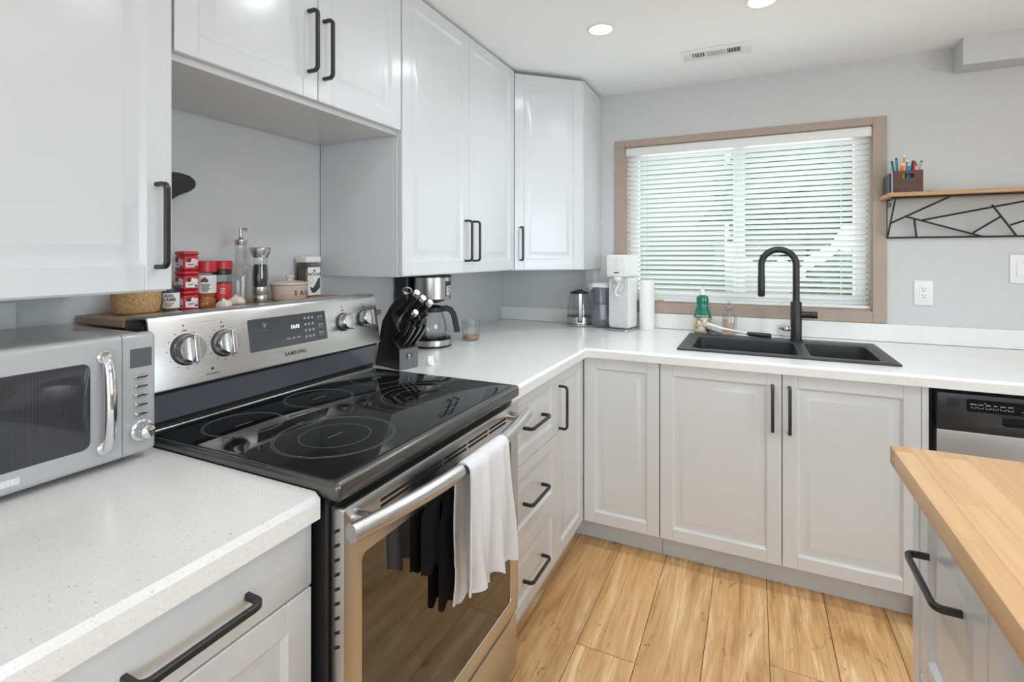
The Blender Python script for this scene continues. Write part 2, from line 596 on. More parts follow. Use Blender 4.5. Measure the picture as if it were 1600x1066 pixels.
    def build(s, name, mat, parent=None, world=True, smooth=35):
        me = bpy.data.meshes.new(name)
        if parent is not None and world:
            p = parent
            while p.parent:
                p = p.parent
            Mx = Matrix.LocRotScale(p.location, p.rotation_euler, None)
            s.bm.transform(Mx.inverted())
        s.bm.to_mesh(me)
        s.bm.free()
        for m in (mat if isinstance(mat, (list, tuple)) else [mat]):
            me.materials.append(m)
        if smooth:
            me.polygons.foreach_set('use_smooth', [True] * len(me.polygons))
            me.set_sharp_from_angle(angle=math.radians(smooth))
        o = bpy.data.objects.new(name, me)
        COL.objects.link(o)
        if parent is not None:
            o.parent = parent
        return o


def tag(o, label, cat, group=None, kind=None):
    o['label'] = label
    o['category'] = cat
    if group:
        o['group'] = group
    if kind:
        o['kind'] = kind
    return o


def thing(name, label, cat, loc=(0, 0, 0), rot=(0, 0, 0), group=None):
    o = bpy.data.objects.new(name, None)
    o.empty_display_size = 0.05
    COL.objects.link(o)
    o.location = loc
    o.rotation_euler = rot
    return tag(o, label, cat, group)


def struct(name, mb, mat, parent=None, **k):
    o = mb.build(name, mat, parent, **k)
    if parent is None:
        o['kind'] = 'structure'
    return o


def text(mb, s, size, M, mi=0, align='CENTER', ext=0.0004, spacing=1.0):
    """letters as thin solid shapes on the plane of M (u right, v up, w out)"""
    c = bpy.data.curves.new('t', 'FONT')
    c.body = s
    c.size = size
    c.align_x = align
    c.align_y = 'CENTER'
    c.extrude = ext
    c.offset = size * 0.018
    c.space_character = spacing
    c.resolution_u = 3
    o = bpy.data.objects.new('t', c)
    COL.objects.link(o)
    dg = bpy.context.evaluated_depsgraph_get()
    me = bpy.data.meshes.new_from_object(o.evaluated_get(dg))
    t = bmesh.new()
    t.from_mesh(me)
    bpy.data.objects.remove(o)
    bpy.data.meshes.remove(me)
    mb._merge(t, M, mi)
    return mb


def arc(c, r, a0, a1, n, e0, e1):
    c, e0, e1 = Vector(c), Vector(e0), Vector(e1)
    return [c + e0 * r * math.cos(a0 + (a1 - a0) * k / n) + e1 * r * math.sin(a0 + (a1 - a0) * k / n) for k in range(n + 1)]


def rrect(u0, u1, v0, v1, r, n=5):
    pts = []
    for cx, cy, a in ((u1 - r, v0 + r, -PI / 2), (u1 - r, v1 - r, 0), (u0 + r, v1 - r, PI / 2), (u0 + r, v0 + r, PI)):
        for k in range(n + 1):
            t = a + PI / 2 * k / n
            pts.append((cx + r * math.cos(t), cy + r * math.sin(t)))
    return pts


def fx(x, y0=0.0, z0=0.0):      # face looking towards +x: u = +y
    return frame((x, y0, z0), (0, 1, 0), (0, 0, 1), (1, 0, 0))


def fy(y, x0=0.0, z0=0.0):      # face looking towards -y: u = +x
    return frame((x0, y, z0), (1, 0, 0), (0, 0, 1), (0, -1, 0))


def fnx(x, y0=0.0, z0=0.0):     # face looking towards -x: u = -y
    return frame((x, y0, z0), (0, -1, 0), (0, 0, 1), (-1, 0, 0))


# ------------------------------------------------------------------ cabinet fronts and handles
def door_mesh(mb, M, W, H, T=0.02, s=0.052, flat=False, mi=0):
    if flat:
        return mb.box(0, W, 0, H, 0, T, 0.0025, 2, M=M, mi=mi)
    b = 0.0019
    mb.box(0, s, 0, H, 0, T, b, 1, M=M, mi=mi)
    mb.box(W - s, W, 0, H, 0, T, b, 1, M=M, mi=mi)
    mb.box(s, W - s, 0, s, 0, T, b, 1, M=M, mi=mi)
    mb.box(s, W - s, H - s, H, 0, T, b, 1, M=M, mi=mi)
    mb.rings(s, W - s, s, H - s, [(-0.004, 0.004), (-0.001, T - 0.001), (0.008, T - 0.0085), (0.020, T - 0.0095), (0.040, T - 0.003), (0.042, T - 0.003)], M=M, mi=mi)
    return mb


def handle_mesh(mb, M, axis, fixed, a0, a1, off=0.035, base=0.02, wd=0.0115, th=0.009):
    r = 0.013
    e = (1, 0, 0) if axis == 'h' else (0, 1, 0)
    nrm = (0, 1, 0) if axis == 'h' else (1, 0, 0)

    def P(a, wv):
        return Vector((a, fixed, wv)) if axis == 'h' else Vector((fixed, a, wv))
    wv = base + off
    n = 5
    pts = [P(a0, base)]
    for k in range(n + 1):
        t = PI / 2 * k / n
        pts.append(P(a0 + r - r * math.cos(t), wv - r + r * math.sin(t)))
    for k in range(n + 1):
        t = PI / 2 * k / n
        pts.append(P(a1 - r + r * math.sin(t), wv - r + r * math.cos(t)))
    pts.append(P(a1, base))
    c = 0.0018
    h, q = th / 2, wd / 2
    sec = [(-h + c, -q), (h - c, -q), (h, -q + c), (h, q - c), (h - c, q), (-h + c, q), (-h, q - c), (-h, -q + c)]
    return mb.sweep(pts, nrm, sec, M=M)


def front(root, name, M, W, H, hd=None, flat=False, s=0.052):
    d = door_mesh(MB(), M, W, H, flat=flat, s=s).build(name, CAB, root, smooth=25)
    if hd:
        h = handle_mesh(MB(), M, *hd).build('handle', BLACKM, d)
    return d


# ================================================================== SETTING
ZC = 2.295
YB = 3.027
# floor: laminate planks 0.1975 m wide, running towards the window wall
def build_floor():
    bm = bmesh.new()
    uvl = bm.loops.layers.uv.new('UVMap')
    cl = bm.loops.layers.float_color.new('plank')
    W = 0.1975
    x = 0.972 - 5 * W
    row = -5
    joints = {0: 1.66, 3: 1.84, -1: 1.21, -2: 1.877, 1: 1.17, 2: 1.14, 4: 1.19}
    rnd = random.Random(3)
    while x < 4.8:
        base = joints.get(row, 0.35 + 0.45 * ((row * 7) % 5) / 5 - 0.1)
        ys = [-3.2]
        y = base - 1.22 * 5
        while y < 3.2:
            if y > -3.15:
                ys.append(y)
            y += 1.22
        ys.append(3.2)
        for a, b in zip(ys[:-1], ys[1:]):
            g = 0.0009
            xa, xb, ya, yb = max(x, -0.05) + g, min(x + W, 4.75) - g, a + g, b - g
            if xb <= xa + .01:
                continue
            c = 0.0016
            ou, ov, rv = rnd.uniform(0, 40), rnd.uniform(0, 40), rnd.random()
            lo = [(xa, ya, -0.0016), (xb, ya, -0.0016), (xb, yb, -0.0016), (xa, yb, -0.0016)]
            hi = [(xa + c, ya + c, 0), (xb - c, ya + c, 0), (xb - c, yb - c, 0), (xa + c, yb - c, 0)]
            lv = [bm.verts.new(p) for p in lo]
            hv = [bm.verts.new(p) for p in hi]
            fs = [bm.faces.new(hv)] + [bm.faces.new((lv[k], lv[(k + 1) % 4], hv[(k + 1) % 4], hv[k])) for k in range(4)]
            for f in fs:
                for l in f.loops:
                    l[uvl].uv = (l.vert.co.y + ou, l.vert.co.x + ov)
                    l[cl] = (rv, rv, rv, 1)
        x += W
        row += 1
    # dark underlay seen only in the joints
    v = [bm.verts.new(p) for p in ((-0.1, -3.2, -0.004), (4.8, -3.2, -0.004), (4.8, 3.2, -0.004), (-0.1, 3.2, -0.004))]
    f = bm.faces.new(v)
    f.material_index = 1
    me = bpy.data.meshes.new('floor')
    bm.to_mesh(me)
    bm.free()
    me.materials.append(FLOORM)
    me.materials.append(paint('floor_joint', (0.12, 0.06, 0.025), 0.8))
    o = bpy.data.objects.new('floor', me)
    COL.objects.link(o)
    o['kind'] = 'structure'


build_floor()
struct('ceiling', MB().box(-0.1, 4.75, -3.15, 3.2, ZC, ZC + 0.08), CEIL)
struct('wall_left', MB().box(-0.1, 0.0, -3.15, 3.2, 0, ZC), WALL)
WX0, WX1, WZ0, WZ1 = 0.825, 2.046, 1.050, 1.968      # kitchen window opening
mb = MB()
mb.box(0, WX0, YB, YB + 0.15, 0, ZC).box(WX1, 4.7, YB, YB + 0.15, 0, ZC)
mb.box(WX0, WX1, YB, YB + 0.15, 0, WZ0).box(WX0, WX1, YB, YB + 0.15, WZ1, ZC)
struct('wall_back', mb, WALL)
mb = MB()
mb.box(4.65, 4.75, -3.15, -1.35, 0, ZC).box(4.65, 4.75, 0.95, 3.2, 0, ZC).box(4.65, 4.75, -1.35, 0.95, 0, 0.65).box(4.65, 4.75, -1.35, 0.95, 2.05, ZC)
struct('wall_right', mb, WALL)
mb = MB()
mb.box(-0.1, 0.85, -3.15, -3.05, 0, ZC).box(3.75, 4.75, -3.15, -3.05, 0, ZC).box(0.85, 3.75, -3.15, -3.05, 2.15, ZC).box(0.85, 3.75, -3.15, -3.05, 0, 0.12)
struct('wall_rear', mb, WALL)
# boxed-in beam under the ceiling along the window wall
struct('trim_1', MB().box(2.357, 4.65, 2.898, YB, 2.172, ZC, 0.002, 1), WALL)
# window casing
mb = MB()
mb.box(0.765, WX0, YB - 0.013, YB, 0.993, 2.007, 0.002, 1).box(WX1, 2.103, YB - 0.013, YB, 0.993, 2.007, 0.002, 1)
mb.box(WX0, WX1, YB - 0.0128, YB, WZ1, 2.007, 0.0015, 1).box(WX0, WX1, YB - 0.0128, YB, 0.993, WZ0, 0.0015, 1)
e = 0.006
mb.box(WX0, WX0 + e, YB, YB + 0.13, WZ0, WZ1).box(WX1 - e, WX1, YB, YB + 0.13, WZ0, WZ1)
mb.box(WX0, WX1, YB, YB + 0.13, WZ0, WZ0 + e).box(WX0, WX1, YB, YB + 0.13, WZ1 - e, WZ1)
struct('trim_2', mb, TAUPE)


def window(name, M, W, H, mull, fw=0.045):
    """frame with fixed and sliding sashes; M: u right, v up, w towards the room"""
    mb = MB()
    d = 0.05
    mb.box(0, W, 0, fw, 0, d, 0.003, 1, M=M).box(0, W, H - fw, H, 0, d, 0.003, 1, M=M)
    mb.box(0, fw, fw, H - fw, 0, d, 0.003, 1, M=M).box(W - fw, W, fw, H - fw, 0, d, 0.003, 1, M=M)
    for m in mull:
        mb.box(m - 0.03, m + 0.03, fw, H - fw, 0.004, d - 0.004, 0.003, 1, M=M)
    o = struct(name, mb, VINYL)
    xs = [fw] + [q for m in mull for q in (m - 0.03, m + 0.03)] + [W - fw]
    for i in range(0, len(xs), 2):
        g = MB().box(xs[i], xs[i + 1], fw, H - fw, 0.020, 0.024, M=M).build('pane', GLASS, o)
    return o


window('window_1', fy(YB + 0.14, WX0 + e, WZ0 + e), WX1 - WX0 - 2 * e, WZ1 - WZ0 - 2 * e, [0.612], 0.055)
window('added_window_2', frame((3.75, -3.10, 0.12), (-1, 0, 0), (0, 0, 1), (0, 1, 0)), 2.9, 2.03, [1.45], 0.06)  # unseen patio window, invented to let in the rear fill
window('added_window_3', frame((4.70, 0.95, 0.65), (0, -1, 0), (0, 0, 1), (-1, 0, 0)), 2.3, 1.4, [1.15], 0.05)  # unseen right-wall window, invented for the side fill

# ================================================================== UPPER CABINETS
XU = 0.395
TOPU = 2.284


def upper(label, y0, y1, z0, doors, z0door=None):
    r = thing('wall_cabinet', label, 'wall cabinet', (0.2, (y0 + y1) / 2, z0), group='white wall cabinets above the counters')
    MB().box(0.004, XU - 0.021, y0, y1, z0, TOPU, 0.001, 1).build('body', CAB, r)
    for (a, b, hd) in doors:
        zd = z0door or z0 + 0.004
        M = fx(XU - 0.02, a, zd)
        front(r, 'door', M, b - a, TOPU - 0.002 - zd, ('v', hd[0] - a, hd[1] - zd, hd[2] - zd))
    return r


upper('tall white single-door wall cabinet above the grey microwave', 0.03, 0.6685, 1.247, [(0.034, 0.6675, (0.637, 1.300, 1.472))])
upper('short white two-door wall cabinet high above the range', 0.6715, 1.4515, 1.750, [(0.6735, 1.0695, (1.036, 1.838, 2.006)), (1.0725, 1.449, (1.092, 1.834, 2.000))], 1.765)
upper('tall white two-door wall cabinet above the coffee maker', 1.4545, 2.3845, 1.247, [(1.4565, 1.9205, (1.888, 1.302, 1.474)), (1.9235, 2.3825, (1.957, 1.302, 1.474))])
# diagonal corner unit
r = thing('wall_cabinet', 'white angled corner wall cabinet with one door, beside the window', 'wall cabinet', (0.25, 2.75, 1.247), group='white wall cabinets above the counters')
A, B = Vector((0.396, 2.3875)), Vector((0.678, 2.6555))
dv = (B - A).normalized()
nv = Vector((dv.y, -dv.x))
Ai, Bi = A - nv * 0.021, B - nv * 0.021
MB().prism([(0.004, 2.3875), (Ai.x, 2.3875), (Ai.x + 0.001, Ai.y), (Bi.x, Bi.y), (0.678, Bi.y + 0.004), (0.678, 3.024), (0.004, 3.024)], 1.247, TOPU - 0.006).build('body', CAB, r)
M = frame((Ai.x, Ai.y, 1.251), (dv.x, dv.y, 0), (0, 0, 1), (nv.x, nv.y, 0))
front(r, 'door', M, (B - A).length, TOPU - 0.01 - 1.251, ('v', 0.034, 0.050, 0.222))

# ================================================================== BASE CABINETS
XD, YD = 0.8114, 2.2431


def base_root(label, loc):
    return thing('base_cabinet', label, 'base cabinet', loc, group='white base cabinets under the counters')


r = base_root('white drawer base cabinet under the microwave counter', (0.4, 0.43, 0))
MB().box(0.03, XD - 0.021, -0.20, 0.660, 0.107, 0.8645).build('body', CAB, r)
MB().box(0.03, 0.7527, -0.20, 0.658, 0.0, 0.1065).build('toe_kick', CABIN, r)
for (z0, z1, fl, hz) in ((0.742, 0.863, True, 0.797), (0.424, 0.738, False, 0.58), (0.110, 0.420, False, 0.265)):
    front(r, 'drawer', fx(XD - 0.02, 0.204, z0), 0.455, z1 - z0, ('h', hz - z0, 0.362 - 0.204, 0.532 - 0.204), flat=fl)
    front(r, 'drawer', fx(XD - 0.02, -0.198, z0), 0.399, z1 - z0, ('h', hz - z0, 0.115, 0.284), flat=fl)

r = base_root('white three-drawer base cabinet right of the range', (0.4, 1.66, 0))
MB().box(0.03, XD - 0.021, 1.434, 1.893, 0.107, 0.8645).build('body', CAB, r)
MB().box(0.03, 0.7527, 1.434, 1.893, 0.0, 0.1065).build('toe_kick', CABIN, r)
for (z0, z1, hz) in ((0.6175, 0.863, 0.738), (0.3625, 0.6145, 0.480), (0.110, 0.3595, 0.218)):
    front(r, 'drawer', fx(XD - 0.02, 1.436, z0), 0.456, z1 - z0, ('h', hz - z0, 1.573 - 1.436, 1.740 - 1.436), s=0.045)

r = base_root('white corner base cabinet with two doors meeting in the inner corner', (0.5, 2.5, 0))
MB().prism([(0.03, 1.8955), (XD - 0.021, 1.8955), (XD - 0.021, YD + 0.021), (1.151, YD + 0.021), (1.151, 3.0), (0.03, 3.0)], 0.107, 0.8645).build('body', CAB, r)
MB().prism([(0.03, 1.8955), (0.7527, 1.8955), (0.7527, 2.3234), (1.151, 2.3234), (1.151, 3.0), (0.03, 3.0)], 0.0, 0.1065).build('toe_kick', CABIN, r)
front(r, 'door', fx(XD - 0.02, 1.8965, 0.110), 2.2405 - 1.8965, 0.753, ('v', 0.026, 0.520, 0.690))
front(r, 'door', fy(YD + 0.02, 0.815, 0.110), 1.1500 - 0.815, 0.753)

r = base_root('wide white two-door base cabinet below the black sink', (1.61, 2.6, 0))
mb = MB()
mb.box(1.153, 1.171, YD + 0.021, 3.0, 0.107, 0.8645).box(2.054, 2.0735, YD, 3.0, 0.107, 0.8645)
mb.box(1.171, 2.054, YD + 0.021, 3.0, 0.107, 0.125).box(1.171, 2.054, 2.99, 3.0, 0.125, 0.8645)
mb.build('body', CAB, r)
MB().box(1.153, 2.0735, 2.3234, 2.36, 0.0, 0.1065).build('toe_kick', CABIN, r)
front(r, 'door', fy(YD + 0.02, 1.1545, 0.110), 1.6160 - 1.1545, 0.753, ('v', 1.584 - 1.1545, 0.528, 0.704))
front(r, 'door', fy(YD + 0.02, 1.6190, 0.110), 2.0525 - 1.6190, 0.753, ('v', 1.643 - 1.6190, 0.526, 0.703))

r = base_root('white base cabinet hidden behind the island, right of the dishwasher', (3.0, 2.6, 0))
MB().box(2.69, 3.35, YD + 0.021, 3.0, 0.107, 0.8645).build('body', CAB, r)
MB().box(2.69, 3.35, 2.3234, 3.0, 0.0, 0.1065).build('toe_kick', CABIN, r)
front(r, 'door', fy(YD + 0.02, 2.692, 0.110), 0.656, 0.753, ('v', 0.03, 0.526, 0.70))

# ================================================================== DISHWASHER
r = thing('dishwasher', 'dishwasher with black control panel and stainless door beside the sink', 'dishwasher', (2.38, 2.6, 0))
yf = 2.232
MB().box(2.079, 2.686, yf + 0.045, 3.0, 0.02, 0.8635).build('body', BLACKP, r)
MB().box(2.093, 2.672, yf, yf + 0.042, 0.115, 0.722, 0.003, 2).build('door', STEEL, r)
M = fy(yf + 0.042, 2.093, 0.724)
W_, H_ = 0.579, 0.127
d = MB().prism(rrect(0, W_, 0, H_, 0.004), 0, 0.046, M=M, bev=0.002, holes=[rrect(0.172, 0.40, 0.030, 0.058, 0.006)]).build('control_panel', DWPANEL, r)
MB().box(0.170, 0.402, 0.028, 0.060, 0.0, 0.012, M=M).build('handle_pocket', DARKGAP, d)
mb = MB()
for k in range(6):
    mb.box(0.028, 0.062, 0.093 + k * 0.0045 - 0.01, 0.0955 + k * 0.0045 - 0.01, 0.0455, 0.0468, M=M)
mb.build('vent_slots', DARKGAP, d)
MB().prism(rrect(0.080, 0.50, 0.070, 0.112, 0.003), 0.0455, 0.0468, M=M).build('key_strip', BLACKG, d)
for k in range(6):
    mb = MB()
    u = 0.098 + k * 0.019
    text(mb, ('NORMAL', 'HEAVY', 'RINSE', 'DRY', 'DELAY', 'START')[k], 0.0045, M @ Matrix.Translation((u, 0.095, 0.047)))
    mb.box(u - 0.007, u + 0.007, 0.0825, 0.0832, 0.0468, 0.0472, M=M).box(u - 0.007, u - 0.0063, 0.0825, 0.089, 0.0468, 0.0472, M=M).box(u + 0.0063, u + 0.007, 0.0825, 0.089, 0.0468, 0.0472, M=M)
    mb.build('key_legend', LIGHTPRINT, d)
MB().box(0.222, 0.224, 0.083, 0.085, 0.0468, 0.0474, M=M).build('indicator_light', LIGHTPRINT, d)
MB().box(0.127, 0.1295, 0.100, 0.1025, 0.0468, 0.0474, M=M).build('indicator_light', LIGHTPRINT, d)

# ================================================================== COUNTERTOPS
XC, YC, ZT = 0.836, 2.218, 0.905


def top_edge(c, on):
    return c.z > ZT - 1e-4 and on(c)


def counter(poly, holes, on):
    t = bmesh.new()
    edges = []
    for loop in [poly] + holes:
        vs = [t.verts.new((p[0], p[1], 0.865)) for p in loop]
        edges += [t.edges.new((vs[i], vs[(i + 1) % len(vs)])) for i in range(len(vs))]
    if holes:
        bmesh.ops.triangle_fill(t, use_beauty=True, edges=edges)
    else:
        t.faces.new(t.verts[:])
    g = bmesh.ops.extrude_face_region(t, geom=t.faces[:])
    bmesh.ops.translate(t, verts=[v for v in g['geom'] if isinstance(v, bmesh.types.BMVert)], vec=(0, 0, 0.04))
    bmesh.ops.recalc_face_normals(t, faces=t.faces[:])
    ed = [e for e in t.edges if len(e.link_faces) == 2 and e.calc_face_angle(0) > 0.5 and e.verts[0].co.z > 0.9 and e.verts[1].co.z > 0.9 and on((e.verts[0].co + e.verts[1].co) / 2)]
    bmesh.ops.bevel(t, geom=ed, offset=0.009, segments=1, profile=0.5, affect='EDGES')
    m = MB()
    m._merge(t)
    return m


r = thing('countertop', 'speckled white quartz countertop left of the range, under the microwave', 'countertop', (0.4, 0.3, 0.865))
counter([(0.002, -0.22), (XC, -0.22), (XC, 0.655), (XC - 0.008, 0.663), (0.002, 0.663)], [], lambda c: c.x > XC - 0.02).build('slab', QUARTZ, r)
r = thing('countertop', 'L-shaped speckled white quartz countertop around the sink and corner', 'countertop', (0.9, 2.6, 0.865))
counter([(0.002, 1.431), (XC, 1.431), (XC, YC), (3.37, YC), (3.37, 3.004), (0.002, 3.004)], [rrect(1.228, 2.006, 2.368, 2.848, 0.02, 3)],
        lambda c: (abs(c.x - XC) < 1e-3 and c.y < YC) or abs(c.y - YC) < 1e-3).build('slab', QUARTZ, r)
MB().box(0.002, 3.37, 3.007, 3.0265, ZT + 0.0005, 0.991, 0.0015, 1).build('backsplash', QUARTZ, r)

# ================================================================== SINK + FAUCET
r = thing('sink', 'black composite double-bowl sink set in the counter below the window', 'sink', (1.61, 2.6, 0.91))
bowls = [(1.268, 1.685, 2.395, 2.735), (1.730, 1.968, 2.395, 2.735)]
MB().prism(rrect(1.208, 2.024, 2.350, 2.866, 0.012), 0.9056, 0.9135, bev=0.003, holes=[rrect(a, b, c, d_, 0.03) for a, b, c, d_ in bowls]).build('rim', SINKM, r)
for a, b, c, d_ in bowls:
    t = bmesh.new()
    lo, hi = rrect(a + 0.008, b - 0.008, c + 0.008, d_ - 0.008, 0.04), rrect(a, b, c, d_, 0.03)
    L0 = [t.verts.new((p[0], p[1], 0.910)) for p in hi]
    L1 = [t.verts.new((p[0], p[1], 0.722)) for p in lo]
    L2 = [t.verts.new((p[0], p[1], 0.715)) for p in rrect(a + 0.02, b - 0.02, c + 0.02, d_ - 0.02, 0.035)]
    n = len(L0)
    for X, Y in ((L0, L1), (L1, L2)):
        for k in range(n):
            t.faces.new((X[k], X[(k + 1) % n], Y[(k + 1) % n], Y[k]))
    t.faces.new(L2)
    m = MB()
    m._merge(t)
    bo = m.build('bowl', SINKM, r)
    MB().lathe([(0.0, 0.0), (0.035, 0.0), (0.042, 0.003), (0.042, -0.004)], ((a + b) / 2, (c + d_) / 2, 0.717), 24).build('drain', CHROME, bo)

fxx, fyy = 1.703, 2.808
r = thing('faucet', 'tall matte black gooseneck pull-down faucet behind the sink', 'faucet', (fxx, fyy, 0.9135))
MB().lathe([(0, 0.0), (0.030, 0.0), (0.030, 0.004), (0.0245, 0.006), (0.0245, 0.185), (0.0235, 0.187), (0, 0.187)], (fxx, fyy, 0.914), 32).build('body', BLACKM, r)
pts = [(fxx, fyy, 1.09), (fxx, fyy, 1.18), (fxx, fyy, 1.278)] + [tuple(p) for p in arc((fxx - 0.0755, fyy, 1.278), 0.0755, 0.12, PI, 22, (1, 0, 0), (0, 0, 1))] + [(fxx - 0.151, fyy, 1.222)]
MB().tube(pts, 0.0155, 20).build('neck', BLACKM, r)
sp = MB().lathe([(0, 0), (0.0150, 0), (0.0165, 0.003), (0.0165, 0.096), (0.0155, 0.098), (0, 0.098)], (fxx - 0.151, fyy, 1.124), 24).build('spray_head', BLACKM, r)
MB().lathe([(0, 0), (0.013, 0), (0.013, 0.004), (0, 0.004)], (fxx - 0.151, fyy, 1.121), 20).build('nozzle', MIDGREY, sp)
lv = MB().cyl((fxx + 0.02, fyy, 1.040), (fxx + 0.060, fyy, 1.040), 0.0165, 24).build('lever', BLACKM, r)
MB().cyl((fxx + 0.0615, fyy, 1.040), (fxx + 0.088, fyy, 1.040), 0.0170, 24).build('lever_cap', BLACKM, lv)

mb = MB()
mb.lathe([(0, 0.0), (0.026, 0.0), (0.030, 0.004), (0.030, 0.010), (0.022, 0.014), (0.010, 0.016), (0.010, 0.024), (0, 0.026)], (0, 0, 0), 32)
o = mb.build('sink_stopper', CHROME)
o.location = (1.668, 2.993, 0.936)
o.rotation_euler = (math.radians(97), 0, math.radians(-12))
tag(o, 'round chrome sink stopper leaning on the backsplash behind the faucet', 'stopper')

# ================================================================== RANGE
r = thing('range', 'stainless electric range with black ceramic cooktop between two counters', 'stove', (0.55, 1.045, 0))
SY0, SY1 = 0.666, 1.426
MB().box(0.216, 0.828, SY0 + 0.008, SY1 - 0.004, 0.02, 0.888).build('body', BLACKP, r)
mb = MB()
mb.box(0.222, 0.866, SY0, SY1, 0.889, 0.9245, 0.010, 4)
ct = mb.build('cooktop', RIM, r)
g = MB().prism(rrect(0.300, 0.848, SY0 + 0.010, SY1 - 0.012, 0.012), 0.922, 0.9262, bev=0.0012).build('glass_surface', BLACKG, ct)
MB().box(0.292, 0.298, SY0 + 0.012, SY1 - 0.012, 0.924, 0.9275, 0.001, 1).build('rear_strip', STEEL, ct)


def ring(mb, c, ra, rb, z=0.9263, seg=64):
    mb.lathe([(ra, 0), (ra, 0.0003), (rb, 0.0003), (rb, 0)], (c[0], c[1], z), seg)


for (cx_, cy_, rad) in ((0.432, 0.810, (0.088, 0.084)), (0.420, 1.050, (0.092, 0.088)), (0.412, 1.296, (0.082,)), (0.682, 0.846, (0.130, 0.125, 0.076)), (0.672, 1.190, (0.151, 0.115, 0.078))):
    mb = MB()
    for q in rad:
        ring(mb, (cx_, cy_), q - 0.0009, q)
    mb.box(cx_ - 0.0012, cx_ + 0.0012, cy_ - 0.022, cy_ + 0.022, 0.9262, 0.9265)
    mb.build('burner_ring', RINGP, ct)
# backguard
prof = [(0.218, 0.885), (0.291, 0.885), (0.291, 0.946), (0.310, 1.020), (0.284, 1.165), (0.274, 1.176), (0.218, 1.174)]
P = [(p[0], p[1]) for p in prof]
Mz = frame((0, SY0 + 0.003, 0), (1, 0, 0), (0, 0, 1), (0, 1, 0))
bgd = MB().prism(P, 0, SY1 - SY0 - 0.006, M=Mz, bev=0.002).build('backguard', BLACKP, r)
shell = [(0.323, 1.019), (0.3265, 1.019), (0.3265, 1.023), (0.3025, 1.174), (0.298, 1.183), (0.288, 1.187), (0.216, 1.185), (0.216, 1.179), (0.286, 1.181), (0.293, 1.178), (0.297, 1.171)]
pn = MB().prism(shell, 0.001, SY1 - SY0 - 0.010, M=Mz, bev=0.0006).build('control_panel', STEEL, bgd)
MB().prism([(0.2925, 0.946), (0.296, 0.944), (0.3125, 1.008), (0.309, 1.010)], 0.002, SY1 - SY0 - 0.010, M=Mz).build('riser_panel', paint('blue_grey_metal', (0.15, 0.16, 0.18), 0.35, 0.35, var=0.06, scale=8), bgd)
# panel face frame: u = +y, v up the slope
vz = Vector((0.3025 - 0.3265, 0, 1.174 - 1.023)).normalized()
wz = Vector((0, 1, 0)).cross(vz)
MP = frame((0.3265, 0, 1.023), (0, 1, 0), vz, wz)


def pv(z):
    return (z - 1.023) / vz.z


MB().prism(rrect(0.912, 1.180, pv(1.066), pv(1.152), 0.004), -0.001, 0.0012, M=MP).build('display_glass', paint('grey_display_glass', (0.055, 0.058, 0.064), 0.10, spec=1.0, var=0.1, scale=30), pn)
mb = MB()
text(mb, '11:15', 0.014, MP @ Matrix.Translation((1.062, pv(1.117), 0.0013)))
mb.build('clock', LED, pn)
mb = MB()
for i in range(3):
    for j in range(4):
        mb.lathe([(0, 0), (0.0042, 0), (0.0042, 0.0003), (0, 0.0003)], (0, 0, 0), 12, M=MP @ Matrix.Translation((1.100 + i * 0.014, pv(1.083 + j * 0.018), 0.0013)))
for j in range(3):
    mb.box(1.148, 1.170, pv(1.080 + j * 0.024), pv(1.0812 + j * 0.024), 0.0012, 0.0016, M=MP)
    mb.box(1.150, 1.156, pv(1.086 + j * 0.024), pv(1.091 + j * 0.024), 0.0012, 0.0016, M=MP).box(1.160, 1.166, pv(1.086 + j * 0.024), pv(1.091 + j * 0.024), 0.0012, 0.0016, M=MP)
for k in range(3):
    mb.box(1.030 + k * 0.018, 1.042 + k * 0.018, pv(1.084), pv(1.088), 0.0012, 0.0016, M=MP)
mb.build('touch_keys', GREYPRINT, pn)
mb = text(MB(), 'V', 0.020, MP @ Matrix.Translation((0.962, pv(1.132), 0.0013)))
mb.box(0.954, 0.970, pv(1.120), pv(1.1207), 0.0012, 0.0016, M=MP)
mb.build('panel_symbol', GREYPRINT, pn)
mb = MB()
text(mb, 'SAMSUNG', 0.0155, MP @ Matrix.Translation((1.056, pv(1.044), 0.0004)), spacing=1.12)
mb.build('logo', DARKPRINT, pn)
for (ky, kz, kr) in ((0.748, 1.103, 0.034), (0.842, 1.104, 0.031), (1.256, 1.108, 0.027), (1.352, 1.110, 0.027)):
    Mk = MP @ Matrix.Translation((ky, pv(kz), 0))
    kb = MB().lathe([(0, 0), (kr + 0.003, 0), (kr + 0.003, 0.004), (kr, 0.006), (0, 0.006)], (0, 0, 0), 36, M=Mk).build('knob_skirt', BLACKP, pn)
    mb = MB()
    mb.lathe([(kr, 0.006), (kr, 0.012), (kr - 0.003, 0.026), (kr - 0.006, 0.029), (0, 0.029)], (0, 0, 0), 36, M=Mk)
    mb.prism(rrect(-0.006, 0.006, -kr * 0.98, kr * 0.98, 0.0055), 0.006, 0.044, M=Mk, bev=0.002)
    mb.build('knob', STEELV, kb)
    mb = MB()
    for k in range(12):
        if k == 3:
            continue
        a = 2 * PI * k / 12
        mb.box(-0.0012, 0.0012, -0.0012, 0.0012, 0, 0.0005, M=Mk @ Matrix.Translation(((kr + 0.010) * math.cos(a), (kr + 0.010) * math.sin(a), 0)))
    text(mb, 'OFF', 0.0065, Mk @ Matrix.Translation((0, kr + 0.010, 0.0003)))
    mb.box(-0.002, 0.002, -0.002, 0.002, 0, 0.0005, M=Mk @ Matrix.Translation((-0.002, kr + 0.022, 0)))
    mb.build('knob_marks', DARKPRINT, pn)
mb = MB().lathe([(0, 0), (0.0035, 0), (0.0035, 0.001), (0, 0.001)], (0, 0, 0), 16, M=MP @ Matrix.Translation((0.806, pv(1.048), 0)))
